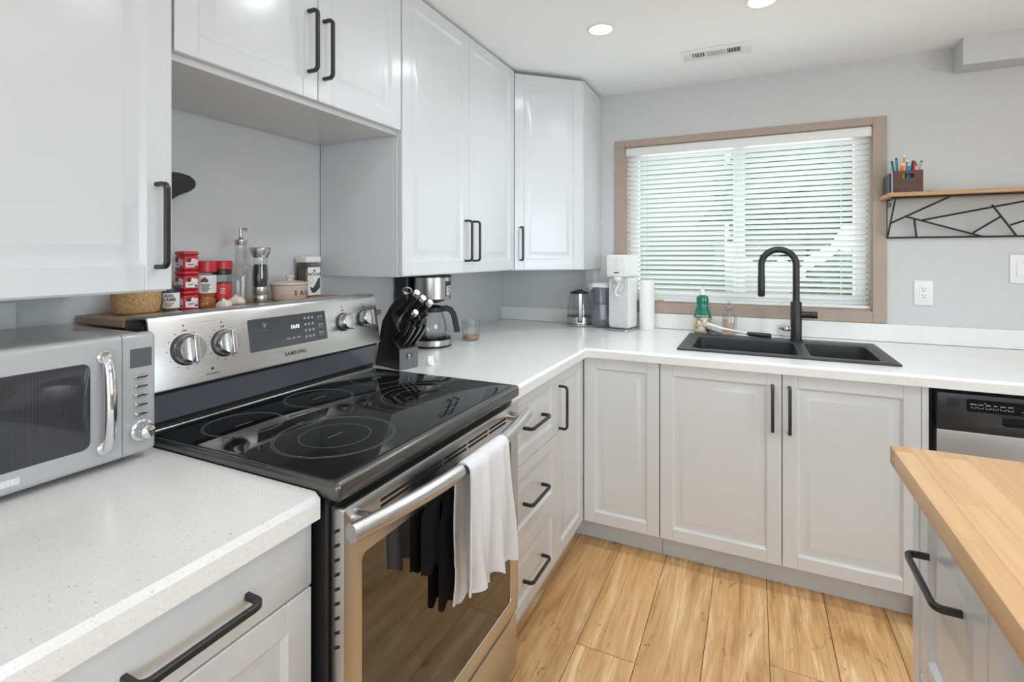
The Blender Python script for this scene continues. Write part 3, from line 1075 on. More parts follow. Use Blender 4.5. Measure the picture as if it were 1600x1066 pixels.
text(mb, 'HOT SURFACE', 0.005, MP @ Matrix.Translation((0.806, pv(1.036), 0.0003)))
mb.build('indicator', DARKPRINT, pn)
# oven door
DY0, DY1, DX = 0.684, 1.421, 0.862
Md = fx(0.830, DY0, 0.238)
dw, dh = DY1 - DY0, 0.873 - 0.238
dr = MB().prism(rrect(0, dw, 0, dh, 0.006), 0, 0.032, M=Md, bev=0.003, holes=[rrect(0.048, dw - 0.050, 0.048, 0.530, 0.012)]).build('oven_door', STEEL, r)
MB().box(0.046, dw - 0.048, 0.046, 0.532, 0.006, 0.0295, M=Md).build('oven_window', OVENG, dr)
mb = MB()
for k in range(5):
    for j in range(2):
        u0 = 0.098 + k * 0.112
        mb.prism(rrect(u0, u0 + 0.104, 0.594 + j * 0.011, 0.600 + j * 0.011, 0.0028, 3), 0.0318, 0.0325, M=Md)
mb.build('vent_slots', DARKGAP, dr)
mb = MB()
for k in range(9):
    Mq = frame((0.8405, DY0, 0.62 + k * 0.026), (1, 0, 0.55), (0, 0, 1), (0, -1, 0))
    mb.box(0, 0.012, -0.003, 0.003, -0.0002, 0.0006, M=Mq)
mb.build('side_slots', DARKGAP, dr)
# bowed handle
pts = []
for k in range(25):
    t = k / 24
    pts.append((0.900 + 0.040 * (1 - (2 * t - 1) ** 2), 0.662 + t * (1.404 - 0.662), 0.850))
hb = MB().tube(pts, 0.0165, 20).build('handle', STEEL, dr)
for y in (0.712, 1.352):
    MB().cyl((0.8615, y, 0.850), (0.902, y, 0.850), 0.013, 16).build('handle_mount', STEEL, hb)
# storage drawer
dq = MB().box(0.826, 0.858, DY0, DY1, 0.065, 0.222, 0.004, 2).build('storage_drawer', STEEL, r)
MB().box(0.826, 0.850, DY0 + 0.003, DY1 - 0.003, 0.2225, 0.237).build('pull_groove', DSTEEL, dq)
MB().box(0.26, 0.80, SY0 + 0.03, SY1 - 0.03, 0.0005, 0.02).build('foot_frame', BLACKP, r)


# towels over the handle
def towel(name, mat, y0, y1, zf0, zf1, zb, front=True, seed=0, amp=0.010, thick=0.004, frontx=0.959, backx=0.893, zt=0.874, taper=0.0):
    """cloth hung over the oven handle; zf0/zf1 front hem heights at y0/y1, zb back hem"""
    ym = (y0 + y1) / 2
    bx = 0.900 + 0.040 * (1 - (2 * ((ym - 0.662) / 0.742) - 1) ** 2)   # centre of the bar here

    def fn(s, t):
        # s across the cloth, t from back hem (0) over the bar to front hem (1)
        y = y0 + s * (y1 - y0)
        hem = zf0 + (zf1 - zf0) * s
        R = 0.021
        lb, lt, lf = 0.846 - zb, PI * R, 0.846 - hem
        L = lb + lt + lf
        q = t * L
        if q < lb:
            z = zb + q
            x = bx - R
            fall = (lb - q) / lb
            x -= (bx - R - 0.880) * min(1.0, 1.4 * fall)
            y = y0 + s * (y1 - y0) * (1 - 0.35 * fall) + 0.072 * min(1.0, 1.3 * fall)
        elif q < lb + lt:
            a = PI - (q - lb) / R
            x = bx + R * math.cos(a)
            z = 0.849 + R * math.sin(a)
            fall = 0
        else:
            k = q - lb - lt
            z = 0.846 - k
            x = bx + R
            fall = k / lf
        wv = math.sin(s * 17 + seed + fall * 2.0) * 0.6 + math.sin(s * 31 + seed * 2 - fall * 1.5) * 0.4
        side = 1 if q > lb + lt / 2 else 0.12
        x += side * amp * wv * (0.25 + fall) + (0.006 * (0.3 + fall) if side > 0 else 0)
        y += (s - 0.5) * taper * fall + 0.006 * math.sin(z * 22 + s * 5 + seed) * fall
        z += 0.006 * math.sin(s * 23 + seed) * (fall if fall > 0.9 else 0)
        return (x, y, z)
    return MB().grid(fn, 44, 70, thick).build(name, mat, smooth=80)


o = towel('dish_towel', TOWELW, 0.958, 1.150, 0.588, 0.556, 0.505, seed=1.0, amp=0.013, taper=0.05)
tag(o, 'crumpled white cotton dish towel hung over the right of the oven handle', 'towel')


def fold_towel():
    """dark cloth tucked behind the bar in a hanging fold"""
    m = MB()
    for (y0, y1, zb, ph) in ((0.898, 0.970, 0.630, 0.0), (0.966, 1.034, 0.517, 1.7)):
        def fn(s, t):
            a = s * 2 * PI
            c, k = math.cos(a), math.sin(a)
            y = (y0 + y1) / 2 + (y1 - y0) / 2 * c * (0.93 + 0.07 * t)
            z = 0.846 - t * (0.846 - zb) + 0.006 * math.sin(5 * c + ph) * t
            xm = 0.9085 - 0.0345 * min(1.0, 2.4 * t)
            x = xm + k * (0.0055 + 0.0022 * math.sin(4 * c + ph + 3 * t))
            return (x, y, z)
        m.grid(fn, 36, 30)
        m.box(0.903, 0.913, y0 + 0.005, y1 - 0.005, 0.838, 0.8475, 0.003, 2)
        m.box(0.870, 0.878, y0 + 0.006, y1 - 0.006, zb + 0.005, zb + 0.012, 0.002, 2)
    return m.build('dish_towel', TOWELB, smooth=70)


tag(fold_towel(), 'black folded dish towel in two folds behind the oven handle, left of the white towel', 'towel')

# ================================================================== WOODEN LEDGE BEHIND THE RANGE AND ITS CONTENTS
ZL = 1.175
tag(MB().box(0.004, 0.2135, 0.668, 1.452, 1.157, ZL, 0.0015, 1).build('ledge_board', BOARDWOOD), 'pale wooden board bridging the gap behind the range', 'wooden board')

t = thing('riser_shelf', 'small wooden-topped white riser half hidden behind the knife block', 'riser', (0.11, 1.52, ZT))
MB().box(0.030, 0.188, 1.458, 1.592, 1.092, 1.110, 0.0015, 1).build('wooden_top', BOARDWOOD, t)
for y in (1.462, 1.574):
    MB().box(0.034, 0.180, y, y + 0.014, ZT + 0.0008, 1.0915).build('side_panel', WHITEP, t)

# cork bowl
bx, by = 0.095, 0.758
mb = MB().lathe([(0, 0), (0.040, 0.0), (0.048, 0.006), (0.0525, 0.03), (0.053, 0.062), (0.050, 0.062), (0.0495, 0.03), (0.043, 0.008), (0, 0.008)], (bx, by, ZL + 0.0005), 40)
tag(mb.build('bowl', CORK), 'round cork bowl on the wooden board under the left cabinet', 'bowl')


def jar_body(root, c, r, h, mat, name='body', sq=False, bev=0.004):
    if sq:
        return MB().box(c[0] - r, c[0] + r, c[1] - r, c[1] + r, c[2], c[2] + h, bev, 3).build(name, mat, root)
    return MB().lathe([(0, 0), (r * 0.93, 0), (r, 0.003), (r, h - 0.003), (r * 0.94, h), (0, h)], c, 32).build(name, mat, root)


# small jar with printed label
c = (0.122, 0.8265, ZL + 0.0005)
t = thing('spice_jar', 'small jar with white label of black letters, left of the red tins', 'jar', c)
jar_body(t, c, 0.0195, 0.052, CLEART)
MB().lathe([(0, 0.002), (0.0175, 0.002), (0.0175, 0.044), (0, 0.044)], c, 24).build('contents', paint('brown_spice', (0.20, 0.11, 0.05), 0.8, var=0.3, scale=300), t)
MB().lathe([(0, 0.052), (0.0200, 0.052), (0.0200, 0.066), (0.0185, 0.068), (0, 0.068)], c, 24).build('lid', BLACKP, t)
lb = MB().lathe([(0.0198, 0.010), (0.0202, 0.010), (0.0202, 0.050), (0.0198, 0.050)], c, 32).build('paper_label', WHITEPAP, t)


def on_cyl(c, r, ang, z):
    """frame on a cylinder wall; ang = direction of the outward normal in the plan"""
    n = (math.cos(ang), math.sin(ang), 0)
    return frame((c[0] + r * n[0], c[1] + r * n[1], c[2] + z), (-n[1], n[0], 0), (0, 0, 1), n)


VIEW = math.radians(-38)      # direction from this ledge towards the room
mb = MB()
text(mb, 'AIRL', 0.0115, on_cyl(c, 0.0204, VIEW, 0.042))
text(mb, 'LAMB', 0.0115, on_cyl(c, 0.0204, VIEW, 0.032))
for k in range(3):
    mb.box(-0.012, 0.010 - 0.003 * k, -0.0008, 0.0008, 0, 0.0004, M=on_cyl(c, 0.0204, VIEW, 0.0235 - k * 0.0042))
mb.build('lettering', DARKPRINT, lb)

# three red square tins stacked
for k, lab in enumerate(('red square spice tin at the bottom of the stack of three', 'red square spice tin in the middle of the stack of three', 'red square spice tin on top of the stack of three')):
    c = (0.110, 0.876, ZL + 0.0005 + k * 0.0535)
    t = thing('spice_tin', lab, 'tin', c, group='red spice tins stacked on the ledge')
    rr_ = 0.0215
    MB().box(c[0] - rr_, c[0] + rr_, c[1] - rr_, c[1] + rr_, c[2], c[2] + 0.041, 0.006, 3).build('body', RED, t)
    MB().box(c[0] - rr_ - 0.001, c[0] + rr_ + 0.001, c[1] - rr_ - 0.001, c[1] + rr_ + 0.001, c[2] + 0.0412, c[2] + 0.053, 0.006, 3).build('lid', RED, t)
    mb = MB()
    for Mf in (fx(c[0] + rr_, c[1], c[2]), fy(c[1] - rr_, c[0], c[2])):
        mb.prism([(-0.017, 0.008), (0.017, 0.004 + 0.003 * k), (0.017, 0.030), (0.003, 0.034), (-0.017, 0.022)], 0.0001, 0.0005, M=Mf)
    lb = mb.build('printed_band', paint('tin_label_%d' % k, [(0.80, 0.72, 0.74), (0.78, 0.75, 0.72), (0.74, 0.55, 0.58)][k], 0.4, var=0.25, scale=90), t)
    mb = MB()
    for Mf in (fx(c[0] + rr_, c[1], c[2]), fy(c[1] - rr_, c[0], c[2])):
        mb.lathe([(0, 0), (0.0055, 0), (0.0055, 0.0004), (0, 0.0004)], (0, 0, 0), 16, M=Mf @ Matrix.Translation((-0.007, 0.028, 0.0003)))
        mb.box(-0.011, 0.005, 0.0155, 0.0175, 0.0002, 0.0008, M=Mf).box(0.008, 0.016, 0.009, 0.014, 0.0002, 0.0008, M=Mf)
    mb.build('printed_marks', DARKPRINT, lb)

# two red-lidded jars
c = (0.112, 0.927, ZL + 0.0005)
t = thing('spice_jar', 'clear red-lidded spice jar with white label over orange spice', 'jar', c)
MB().lathe([(0, 0), (0.026, 0), (0.027, 0.004), (0.027, 0.020), (0.0235, 0.028), (0.0235, 0.034), (0.027, 0.042), (0.027, 0.094), (0.022, 0.102), (0, 0.102)], c, 36).build('body', CLEART, t)
MB().lathe([(0, 0.002), (0.025, 0.002), (0.025, 0.020), (0.0215, 0.028), (0.0215, 0.034), (0.025, 0.042), (0.025, 0.082), (0, 0.082)], c, 32).build('contents', SPICE, t)
MB().lathe([(0.0255, 0.100), (0.0285, 0.103), (0.0285, 0.131), (0.027, 0.133), (0, 0.133)], c, 36).build('lid', RED, t)
lb = MB().lathe([(0.0272, 0.043), (0.0276, 0.043), (0.0276, 0.093), (0.0272, 0.093)], c, 36).build('paper_label', paint('jar_label_white', (0.74, 0.72, 0.70), 0.5, var=0.15, scale=60), t)
mb = MB()
mb.prism([(-0.009, 0), (0.009, 0), (0.009, 0.006), (0, 0.014), (-0.009, 0.006)], 0, 0.0005, M=on_cyl(c, 0.0276, VIEW, 0.074))
for k, wd in enumerate((0.014, 0.011, 0.013, 0.008)):
    mb.box(-wd * 0.6, wd, -0.0014, 0.0014, 0, 0.0005, M=on_cyl(c, 0.0277, VIEW, 0.066 - k * 0.0055))
mb.build('lettering', paint('brown_print', (0.10, 0.05, 0.05), 0.5), lb)

c = (0.102, 0.983, ZL + 0.0005)
t = thing('spice_jar', 'red-lidded spice jar with red label and dark neck, behind the garlic', 'jar', c)
MB().lathe([(0, 0), (0.0255, 0), (0.0265, 0.004), (0.0265, 0.088), (0.022, 0.100), (0, 0.100)], c, 36).build('body', CLEART, t)
MB().lathe([(0, 0.003), (0.0245, 0.003), (0.0245, 0.070), (0, 0.070)], c, 32).build('contents', paint('dark_spice', (0.06, 0.03, 0.02), 0.8, var=0.4, scale=250), t)
MB().lathe([(0.0225, 0.092), (0.0262, 0.094), (0.0262, 0.106), (0.0225, 0.108)], c, 32).build('neck_band', BLACKP, t)
MB().lathe([(0.0255, 0.107), (0.0285, 0.109), (0.0285, 0.131), (0.027, 0.133), (0, 0.133)], c, 36).build('lid', RED, t)
lb = MB().lathe([(0.0267, 0.018), (0.0271, 0.018), (0.0271, 0.066), (0.0267, 0.066)], c, 36).build('paper_label', paint('jar_label_red', (0.58, 0.03, 0.03), 0.4), t)
mb = MB()
for k, wd in enumerate((0.011, 0.009, 0.010)):
    mb.box(-0.002, wd, -0.0013, 0.0013, 0, 0.0005, M=on_cyl(c, 0.0272, VIEW, 0.052 - k * 0.006))
mb.build('lettering', LIGHTPRINT, lb)


# garlic bulbs
def garlic(c, r, rot):
    t = bmesh.new()
    prof = [(0.0, 0.0), (0.5, 0.02), (0.9, 0.25), (1.0, 0.55), (0.9, 0.85), (0.62, 1.08), (0.30, 1.22), (0.14, 1.36), (0.11, 1.50), (0.0, 1.54)]
    seg = 36
    rings_ = []
    for pr, pz in prof:
        if pr == 0:
            rings_.append([t.verts.new((0, 0, pz * r))])
        else:
            ring_ = []
            for k in range(seg):
                a = 2 * PI * k / seg
                q = pr * r * (1 + 0.09 * abs(math.cos(4 * a)) - 0.05)
                ring_.append(t.verts.new((q * math.cos(a), q * math.sin(a), pz * r)))
            rings_.append(ring_)
    for a, b in zip(rings_[:-1], rings_[1:]):
        for k in range(seg):
            q = [a[k % len(a)], a[(k + 1) % len(a)], b[(k + 1) % len(b)], b[k % len(b)]]
            u = []
            for vv in q:
                if vv not in u:
                    u.append(vv)
            t.faces.new(u)
    m = MB()
    m._merge(t, Matrix.Translation(c) @ Matrix.Rotation(rot[2], 4, 'Z') @ Matrix.Rotation(rot[0], 4, 'X'))
    return m


tag(garlic((0.190, 0.930, ZL + 0.001), 0.0205, (0.25, 0, 0.5)).build('garlic_bulb', GARLIC), 'garlic bulb in front of the orange spice jar, left of its pair', 'garlic', 'garlic bulbs on the ledge')
tag(garlic((0.176, 0.976, ZL + 0.001), 0.0245, (-0.3, 0, 1.2)).build('garlic_bulb', GARLIC), 'larger garlic bulb beside the glass oil bottle, right of its pair', 'garlic', 'garlic bulbs on the ledge')

# oil bottle with pourer
c = (0.098, 1.047, ZL + 0.0005)
t = thing('oil_bottle', 'tall clear glass oil bottle with steel pourer spout on the ledge', 'bottle', c)
MB().lathe([(0, 0), (0.034, 0), (0.036, 0.004), (0.036, 0.106), (0.032, 0.117), (0.020, 0.126), (0.0155, 0.134), (0.0145, 0.178), (0.0175, 0.182), (0.0175, 0.190), (0.0120, 0.190), (0.0120, 0.134), (0.017, 0.124), (0.029, 0.114), (0.033, 0.105), (0.033, 0.005), (0, 0.005)], c, 40).build('body', CLEART, t)
MB().lathe([(0, 0.0055), (0.0325, 0.0055), (0.0325, 0.016), (0, 0.016)], c, 32).build('oil', paint('olive_oil', (0.22, 0.20, 0.03), 0.1), t)
mb = MB().lathe([(0, 0.180), (0.0135, 0.180), (0.0185, 0.191), (0.0185, 0.196), (0.010, 0.198), (0.006, 0.204), (0.0045, 0.206), (0.0045, 0.232), (0, 0.232)], c, 24)
mb.tube([(c[0], c[1], c[2] + 0.228), (c[0] + 0.006, c[1] + 0.006, c[2] + 0.229), (c[0] + 0.012, c[1] + 0.013, c[2] + 0.227)], [0.0045, 0.0045, 0.006], 10)
mb.build('pourer', STEELV, t)

# pepper mill
c = (0.100, 1.114, ZL + 0.0005)
t = thing('pepper_mill', 'steel and clear pepper mill filled with black peppercorns', 'pepper mill', c)
MB().lathe([(0, 0), (0.0225, 0), (0.0235, 0.002), (0.0235, 0.022), (0.0228, 0.0235), (0.0235, 0.025), (0.0235, 0.049), (0, 0.049)], c, 36).build('base', STEELV, t)
MB().lathe([(0.0215, 0.049), (0.0240, 0.075), (0.0240, 0.105), (0.0195, 0.132), (0.0195, 0.142), (0.0175, 0.142), (0.0175, 0.132), (0.0220, 0.104), (0.0220, 0.076), (0.0195, 0.049)], c, 36).build('clear_body', CLEART, t)
MB().lathe([(0, 0.0495), (0.0185, 0.0495), (0.0210, 0.076), (0.0210, 0.100), (0.0178, 0.120), (0, 0.121)], c, 32).build('peppercorns', PEPPER, t)
MB().lathe([(0, 0.142), (0.0215, 0.142), (0.0235, 0.146), (0.0300, 0.164), (0.0305, 0.171), (0.0285, 0.174), (0, 0.174)], c, 36).build('grinder_head', STEELV, t)

# oval lidded dish lettered SALT
c = (0.106, 1.222, ZL + 0.0005)
t = thing('salt_dish', 'cream oval lidded ceramic dish lettered SALT', 'dish', c)
MB().lathe([(0, 0), (0.056, 0), (0.060, 0.004), (0.066, 0.046), (0.068, 0.050), (0.063, 0.050), (0, 0.048)], c, 48, sx=0.72, sy=1.0).build('bowl', CREAM, t)
MB().lathe([(0.066, 0.0505), (0.069, 0.053), (0.066, 0.058), (0.035, 0.063), (0.012, 0.065), (0.013, 0.072), (0.018, 0.077), (0.016, 0.081), (0, 0.082)], c, 48, sx=0.72, sy=1.0).build('lid', CREAM, t)
mb = MB()
for ch, y_ in (('S', -0.014), ('A', 0.010), ('L', 0.032), ('T', 0.050)):
    q = y_ / 0.0638
    a = math.asin(q)
    px_, py_ = 0.72 * 0.0634 * math.cos(a), 0.0634 * math.sin(a)
    n = Vector((px_ / 0.72 ** 2, py_, 0)).normalized()
    text(mb, ch, 0.021, frame((c[0] + px_ + n.x * 0.0008, c[1] + py_ + n.y * 0.0008, c[2] + 0.024), (-n.y, n.x, 0), (0, 0, 1), n))
mb.build('lettering', DARKPRINT, t)

# glass canister
c = (0.040, 1.362, ZL + 0.0005)
t = thing('canister', 'square clear canister with pale lid and black-and-white label, by the cabinet side', 'canister', c)
MB().box(c[0] - 0.027, c[0] + 0.027, c[1] - 0.034, c[1] + 0.034, c[2], c[2] + 0.122, 0.008, 3).build('body', thin_glass('canister_plastic', (0.62, 0.60, 0.55), 1.2), t)
MB().box(c[0] - 0.023, c[0] + 0.023, c[1] - 0.030, c[1] + 0.030, c[2] + 0.003, c[2] + 0.100, 0.008, 3).build('contents', paint('brown_sugar', (0.30, 0.24, 0.18), 0.9, var=0.1, scale=120), t)
MB().box(c[0] - 0.029, c[0] + 0.029, c[1] - 0.036, c[1] + 0.036, c[2] + 0.1222, c[2] + 0.146, 0.006, 3).build('lid', WHITEP, t)
Mf = fx(c[0] + 0.027, c[1] - 0.007, c[2]) @ Matrix.Diagonal((0.78, 1, 1, 1))
lb = MB().box(-0.026, 0.048, 0.004, 0.106, 0.0002, 0.0008, M=Mf).build('paper_label', WHITEPAP, t)
mb = MB()
text(mb, 'on', 0.014, Mf @ Matrix.Translation((0.012, 0.094, 0.0012)))
text(mb, "DAY'S DAY", 0.0155, Mf @ Matrix.Translation((0.012, 0.080, 0.0012)))
mb.prism([(-0.012, 0.036), (0.004, 0.030), (0.018, 0.044), (0.034, 0.064), (0.046, 0.068), (0.046, 0.030), (0.020, 0.014), (0.000, 0.012), (-0.010, 0.024)], 0.0008, 0.0012, M=Mf)
mb.lathe([(0.011, 0), (0.012, 0), (0.012, 0.0004), (0.011, 0.0004)], (0, 0, 0), 24, M=Mf @ Matrix.Translation((-0.006, 0.058, 0.0008)))
mb.build('lettering', DARKPRINT, lb)

# dark rounded holder on the wall
Mh = fx(0.001)
mb = MB().prism([(0.80, 1.556), (0.90, 1.560), (0.925, 1.556), (0.941, 1.546), (0.946, 1.531), (0.940, 1.519), (0.925, 1.508), (0.900, 1.497), (0.86, 1.470), (0.80, 1.440)], 0, 0.045, M=Mh, bev=0.006, seg=3)
tag(mb.build('utensil_holder', BLACKP), 'rounded black plastic holder fixed to the wall above the red tins', 'holder')


# ================================================================== OUTLETS, SWITCH
def outlet(M, label, plug=True):
    t = thing('wall_outlet', label, 'outlet', M.translation, group='white wall outlets')
    MB().prism(rrect(-0.0365, 0.0365, -0.0585, 0.0585, 0.004), 0.0, 0.006, M=M, bev=0.002).build('cover_plate', WHITEP, t)
    f = MB().prism(rrect(-0.0165, 0.0165, -0.033, 0.033, 0.003), 0.006, 0.0078, M=M, bev=0.0006).build('receptacle', WHITEP, t)
    mb = MB()
    for v in (-0.016, 0.016):
        mb.box(-0.0075, -0.0055, v + 0.001, v + 0.008, 0.0078, 0.0083, M=M).box(0.0055, 0.0075, v + 0.001, v + 0.008, 0.0078, 0.0083, M=M)
        mb.lathe([(0, 0), (0.0025, 0), (0.0025, 0.0006), (0, 0.0006)], (0, 0, 0), 12, M=M @ Matrix.Translation((0, v - 0.006, 0.0078)))
    mb.build('slots', DARKGAP, f)
    mb = MB()
    for v in (-0.048, 0.048):
        mb.lathe([(0, 0), (0.003, 0), (0.0028, 0.001), (0, 0.0012)], (0, 0, 0), 12, M=M @ Matrix.Translation((0, v, 0.006)))
    mb.build('screws', WHITEP, t)


outlet(fy(YB - 0.0005, 2.247, 1.147), 'white wall outlet on the window wall below the shelf')
outlet(fy(YB - 0.0005, 0.618, 1.185), 'white wall outlet above the kettle under the corner cabinet')
outlet(fx(0.0005, 0.520, 1.160), 'white wall outlet on the left wall behind the microwave')
M = fy(YB - 0.0005, 2.62, 1.264)
t = thing('light_switch', 'white double rocker light switch on the window wall', 'switch', M.translation)
MB().prism(rrect(-0.063, 0.063, -0.064, 0.064, 0.004), 0.0, 0.006, M=M, bev=0.002).build('cover_plate', WHITEP, t)
for u in (-0.025, 0.025):
    MB().prism([(-0.0165, -0.033), (0.0165, -0.033), (0.0165, 0.033), (-0.0165, 0.033)], 0.006, 0.0095, M=M @ Matrix.Translation((u, 0, 0)), bev=0.001).build('rocker', WHITEP, t)

# ================================================================== CEILING FITTINGS
SPOTS = [(0.927, 2.126, 'recessed ceiling light left of the vent, nearer the cabinets'), (1.545, 2.150, 'recessed ceiling light cut by the top edge of the photo'),
         (2.160, 2.130, None), (0.930, 1.30, None), (1.545, 1.05, None), (2.160, 1.05, None), (1.2, -0.6, None), (2.4, -0.6, None), (3.6, 1.2, None), (3.6, -0.8, None)]
for (x, y, lab) in SPOTS:
    t = thing('recessed_light', lab or 'recessed ceiling light outside the photo', 'ceiling light', (x, y, ZC), group='recessed ceiling lights')
    MB().lathe([(0.046, -0.002), (0.048, -0.005), (0.058, -0.004), (0.060, 0.0), (0.046, 0.0)], (x, y, ZC), 40).build('trim_ring', WHITEP, t)
    MB().lathe([(0, -0.003), (0.046, -0.002), (0.046, 0.0), (0, 0.0)], (x, y, ZC), 32).build('diffuser', LAMP, t)
    l = bpy.data.lights.new('lamp', 'AREA')
    l.shape = 'DISK'
    l.size = 0.10
    l.energy = 1.75
    l.spread = math.radians(136)
    l.color = (0.915, 0.985, 1.06)
    lo = bpy.data.objects.new('lamp', l)
    COL.objects.link(lo)
    lo.parent = t
    lo.location = (0, 0, -0.008)

t = thing('ceiling_vent', 'white slotted ceiling vent above the window', 'vent', (1.356, 2.596, ZC))
M = frame((1.356, 2.596, ZC), (1, 0, 0), (0, -1, 0), (0, 0, -1))
hs = []
mb = MB()
for u0, u1 in ((-0.105, -0.048), (0.048, 0.105)):
    hs.append([(u0, -0.030), (u1, -0.030), (u1, 0.030), (u0, 0.030)])
MB().prism([(-0.152, -0.065), (0.152, -0.065), (0.152, 0.065), (-0.152, 0.065)], 0.0, 0.006, M=M, bev=0.002, holes=hs).build('face_plate', WHITEP, t)
MB().box(-0.11, 0.11, -0.035, 0.035, -0.001, 0.0012, M=M).build('duct_shade', paint('vent_shadow_grey', (0.12, 0.12, 0.12), 0.8), t)  # flat grey sheet; shade behind the louvers is put into its colour
for sgn, u0 in ((1, -0.105), (-1, 0.048)):
    mb = MB()
    for k in range(5):
        u = u0 + 0.008 + k * 0.0115
        mb.prism([(u - 0.0028, 0.0013), (u - 0.0014, 0.0013), (u + 0.0028 * sgn + 0.001, 0.006), (u + 0.0028 * sgn - 0.0006, 0.006)], -0.030, 0.030, M=M @ frame((0, 0, 0), (1, 0, 0), (0, 0, 1), (0, 1, 0)))
    mb.build('louver_bank', WHITEP, t)
MB().box(-0.042, 0.042, -0.029, 0.029, 0.0055, 0.0064, 0.0005, 1, M=M).build('center_grille', paint('vent_grey', (0.5, 0.5, 0.5), 0.6), t)

# ================================================================== BLIND
t = thing('window_blind', 'white horizontal slat blind lowered over the kitchen window', 'blind', (1.435, YB + 0.05, 1.05))
x0, x1 = WX0 + 0.004 + e, WX1 - 0.002
MB().box(x0 - 0.004, x1, YB - 0.004, YB + 0.05, 1.916, 1.9615, 0.002, 2).build('headrail', WHITEP, t)
mb = MB()
ns = 30
yc_ = YB + 0.030
tilt = math.radians(37)
for k in range(ns):
    z = 1.898 - k * (1.898 - 1.088) / (ns - 1)
    hw = 0.0155

    def fn(s, q, z=z):
        a = (q - 0.5) * 2 * hw
        crown = 0.0016 * (1 - (2 * q - 1) ** 2)
        # room-side edge higher, so the view passes downwards between slats
        return (x0 + s * (x1 - x0), yc_ + a * math.cos(tilt) + crown * math.sin(tilt), z + a * math.sin(tilt) * -1 + crown * math.cos(tilt))
    mb.grid(fn, 1, 6)
sl = mb.build('slats', SLAT, t, smooth=60)
MB().box(x0, x1, yc_ - 0.014, yc_ + 0.014, 1.0575, 1.074, 0.003, 2).build('bottom_rail', WHITEP, t)
mb = MB()
for cx_ in (0.93, 1.43, 1.92):
    for dy in (-0.013, 0.013):
        mb.cyl((cx_, yc_ + dy, 1.07), (cx_, yc_ + dy, 1.917), 0.0009, 6)
mb.build('ladder_cords', WHITEP, t)
MB().tube([(0.955, YB - 0.008, 1.915), (0.957, YB - 0.010, 1.6), (0.958, YB - 0.008, 1.22)], 0.003, 8).build('tilt_wand', CLEART, t)
lb = MB().box(1.005, 1.14, yc_ - 0.0147, yc_ - 0.0141, 1.060, 1.071).build('warning_label', WHITEPAP, t)
MB().box(1.008, 1.045, yc_ - 0.0150, yc_ - 0.0147, 1.061, 1.070).build('warning_stripe', paint('warning_yellow', (0.55, 0.42, 0.06), 0.5), lb)

# ================================================================== WALL SHELF
t = thing('wall_shelf', 'wooden wall shelf with black geometric wire bracket right of the window', 'shelf', (2.5, 2.93, 1.6))
MB().box(2.074, 3.0, 2.830, YB - 0.003, 1.594, 1.611, 0.0015, 1).build('shelf_board', SHELFWOOD, t)
R_ = 0.0042
LN = [((2.107, 2.956, 1.479), (2.308, 2.862, 1.589)), ((2.155, 2.932, 1.508), (2.462, 3.015, 1.411)), ((2.193, 2.942, 1.496), (2.219, 3.016, 1.411)),
      ((2.225, 2.948, 1.489), (2.720, 2.862, 1.589)), ((2.457, 2.900, 1.545), (2.578, 3.015, 1.411)), ((2.422, 3.001, 1.428), (2.500, 2.941, 1.497)),
      ((2.541, 2.974, 1.459), (2.800, 2.880, 1.568)), ((2.700, 2.905, 1.540), (2.86, 3.015, 1.411)), ((2.105, 2.862, 1.588), (2.105, 3.015, 1.411)),
      ((2.98, 2.862, 1.588), (2.98, 3.015, 1.411)), ((2.090, 2.862, 1.589), (2.99, 2.862, 1.589)), ((2.100, 3.016, 1.411), (2.99, 3.016, 1.411)),
      ((2.102, 3.018, 1.411), (2.102, 3.018, 1.592)), ((2.98, 3.018, 1.411), (2.98, 3.018, 1.592)), ((2.105, 2.862, 1.589), (2.105, 3.018, 1.589))]
mb = MB()
for a, b in LN:
    mb.cyl(a, b, R_, 8)
fr_ = mb.build('wire_bracket', BLACKM, t)
MB().tube([tuple(p) for p in arc((2.112, 3.020, 1.570), 0.008, 0, 2 * PI, 18, (1, 0, 0), (0, 0, 1))], 0.002, 8).build('mounting_loop', BLACKM, fr_)

# pencil crate
cx0, cx1, cy0, cy1, cz = 2.099, 2.208, 2.868, 2.965, 1.6115
t = thing('pencil_crate', 'small dark brown wooden crate of pencils on the wall shelf', 'crate', ((cx0 + cx1) / 2, (cy0 + cy1) / 2, cz))
MB().prism([(0, 0), (cx1 - cx0, 0), (cx1 - cx0, 0.102), (0, 0.102)], 0, 0.008, M=fy(cy0 + 0.008, cx0, cz), holes=[rrect(0.032, 0.078, 0.066, 0.088, 0.0105)]).build('front_panel', CRATEWOOD, t)
MB().box(cx0, cx1, cy1 - 0.008, cy1, cz, cz + 0.102).build('back_panel', CRATEWOOD, t)
for a in (cx0, cx1 - 0.008):
    MB().box(a, a + 0.008, cy0 + 0.0082, cy1 - 0.0082, cz, cz + 0.100).build('side_panel', CRATEWOOD, t)
MB().box(cx0 + 0.008, cx1 - 0.008, cy0 + 0.008, cy1 - 0.008, cz, cz + 0.006).build('bottom_panel', CRATEWOOD, t)
MB().box(cx1 - 0.021, cx1 + 0.0004, cy0 - 0.0012, cy0, cz, cz + 0.102).build('corner_slat', CRATEWOOD, t)
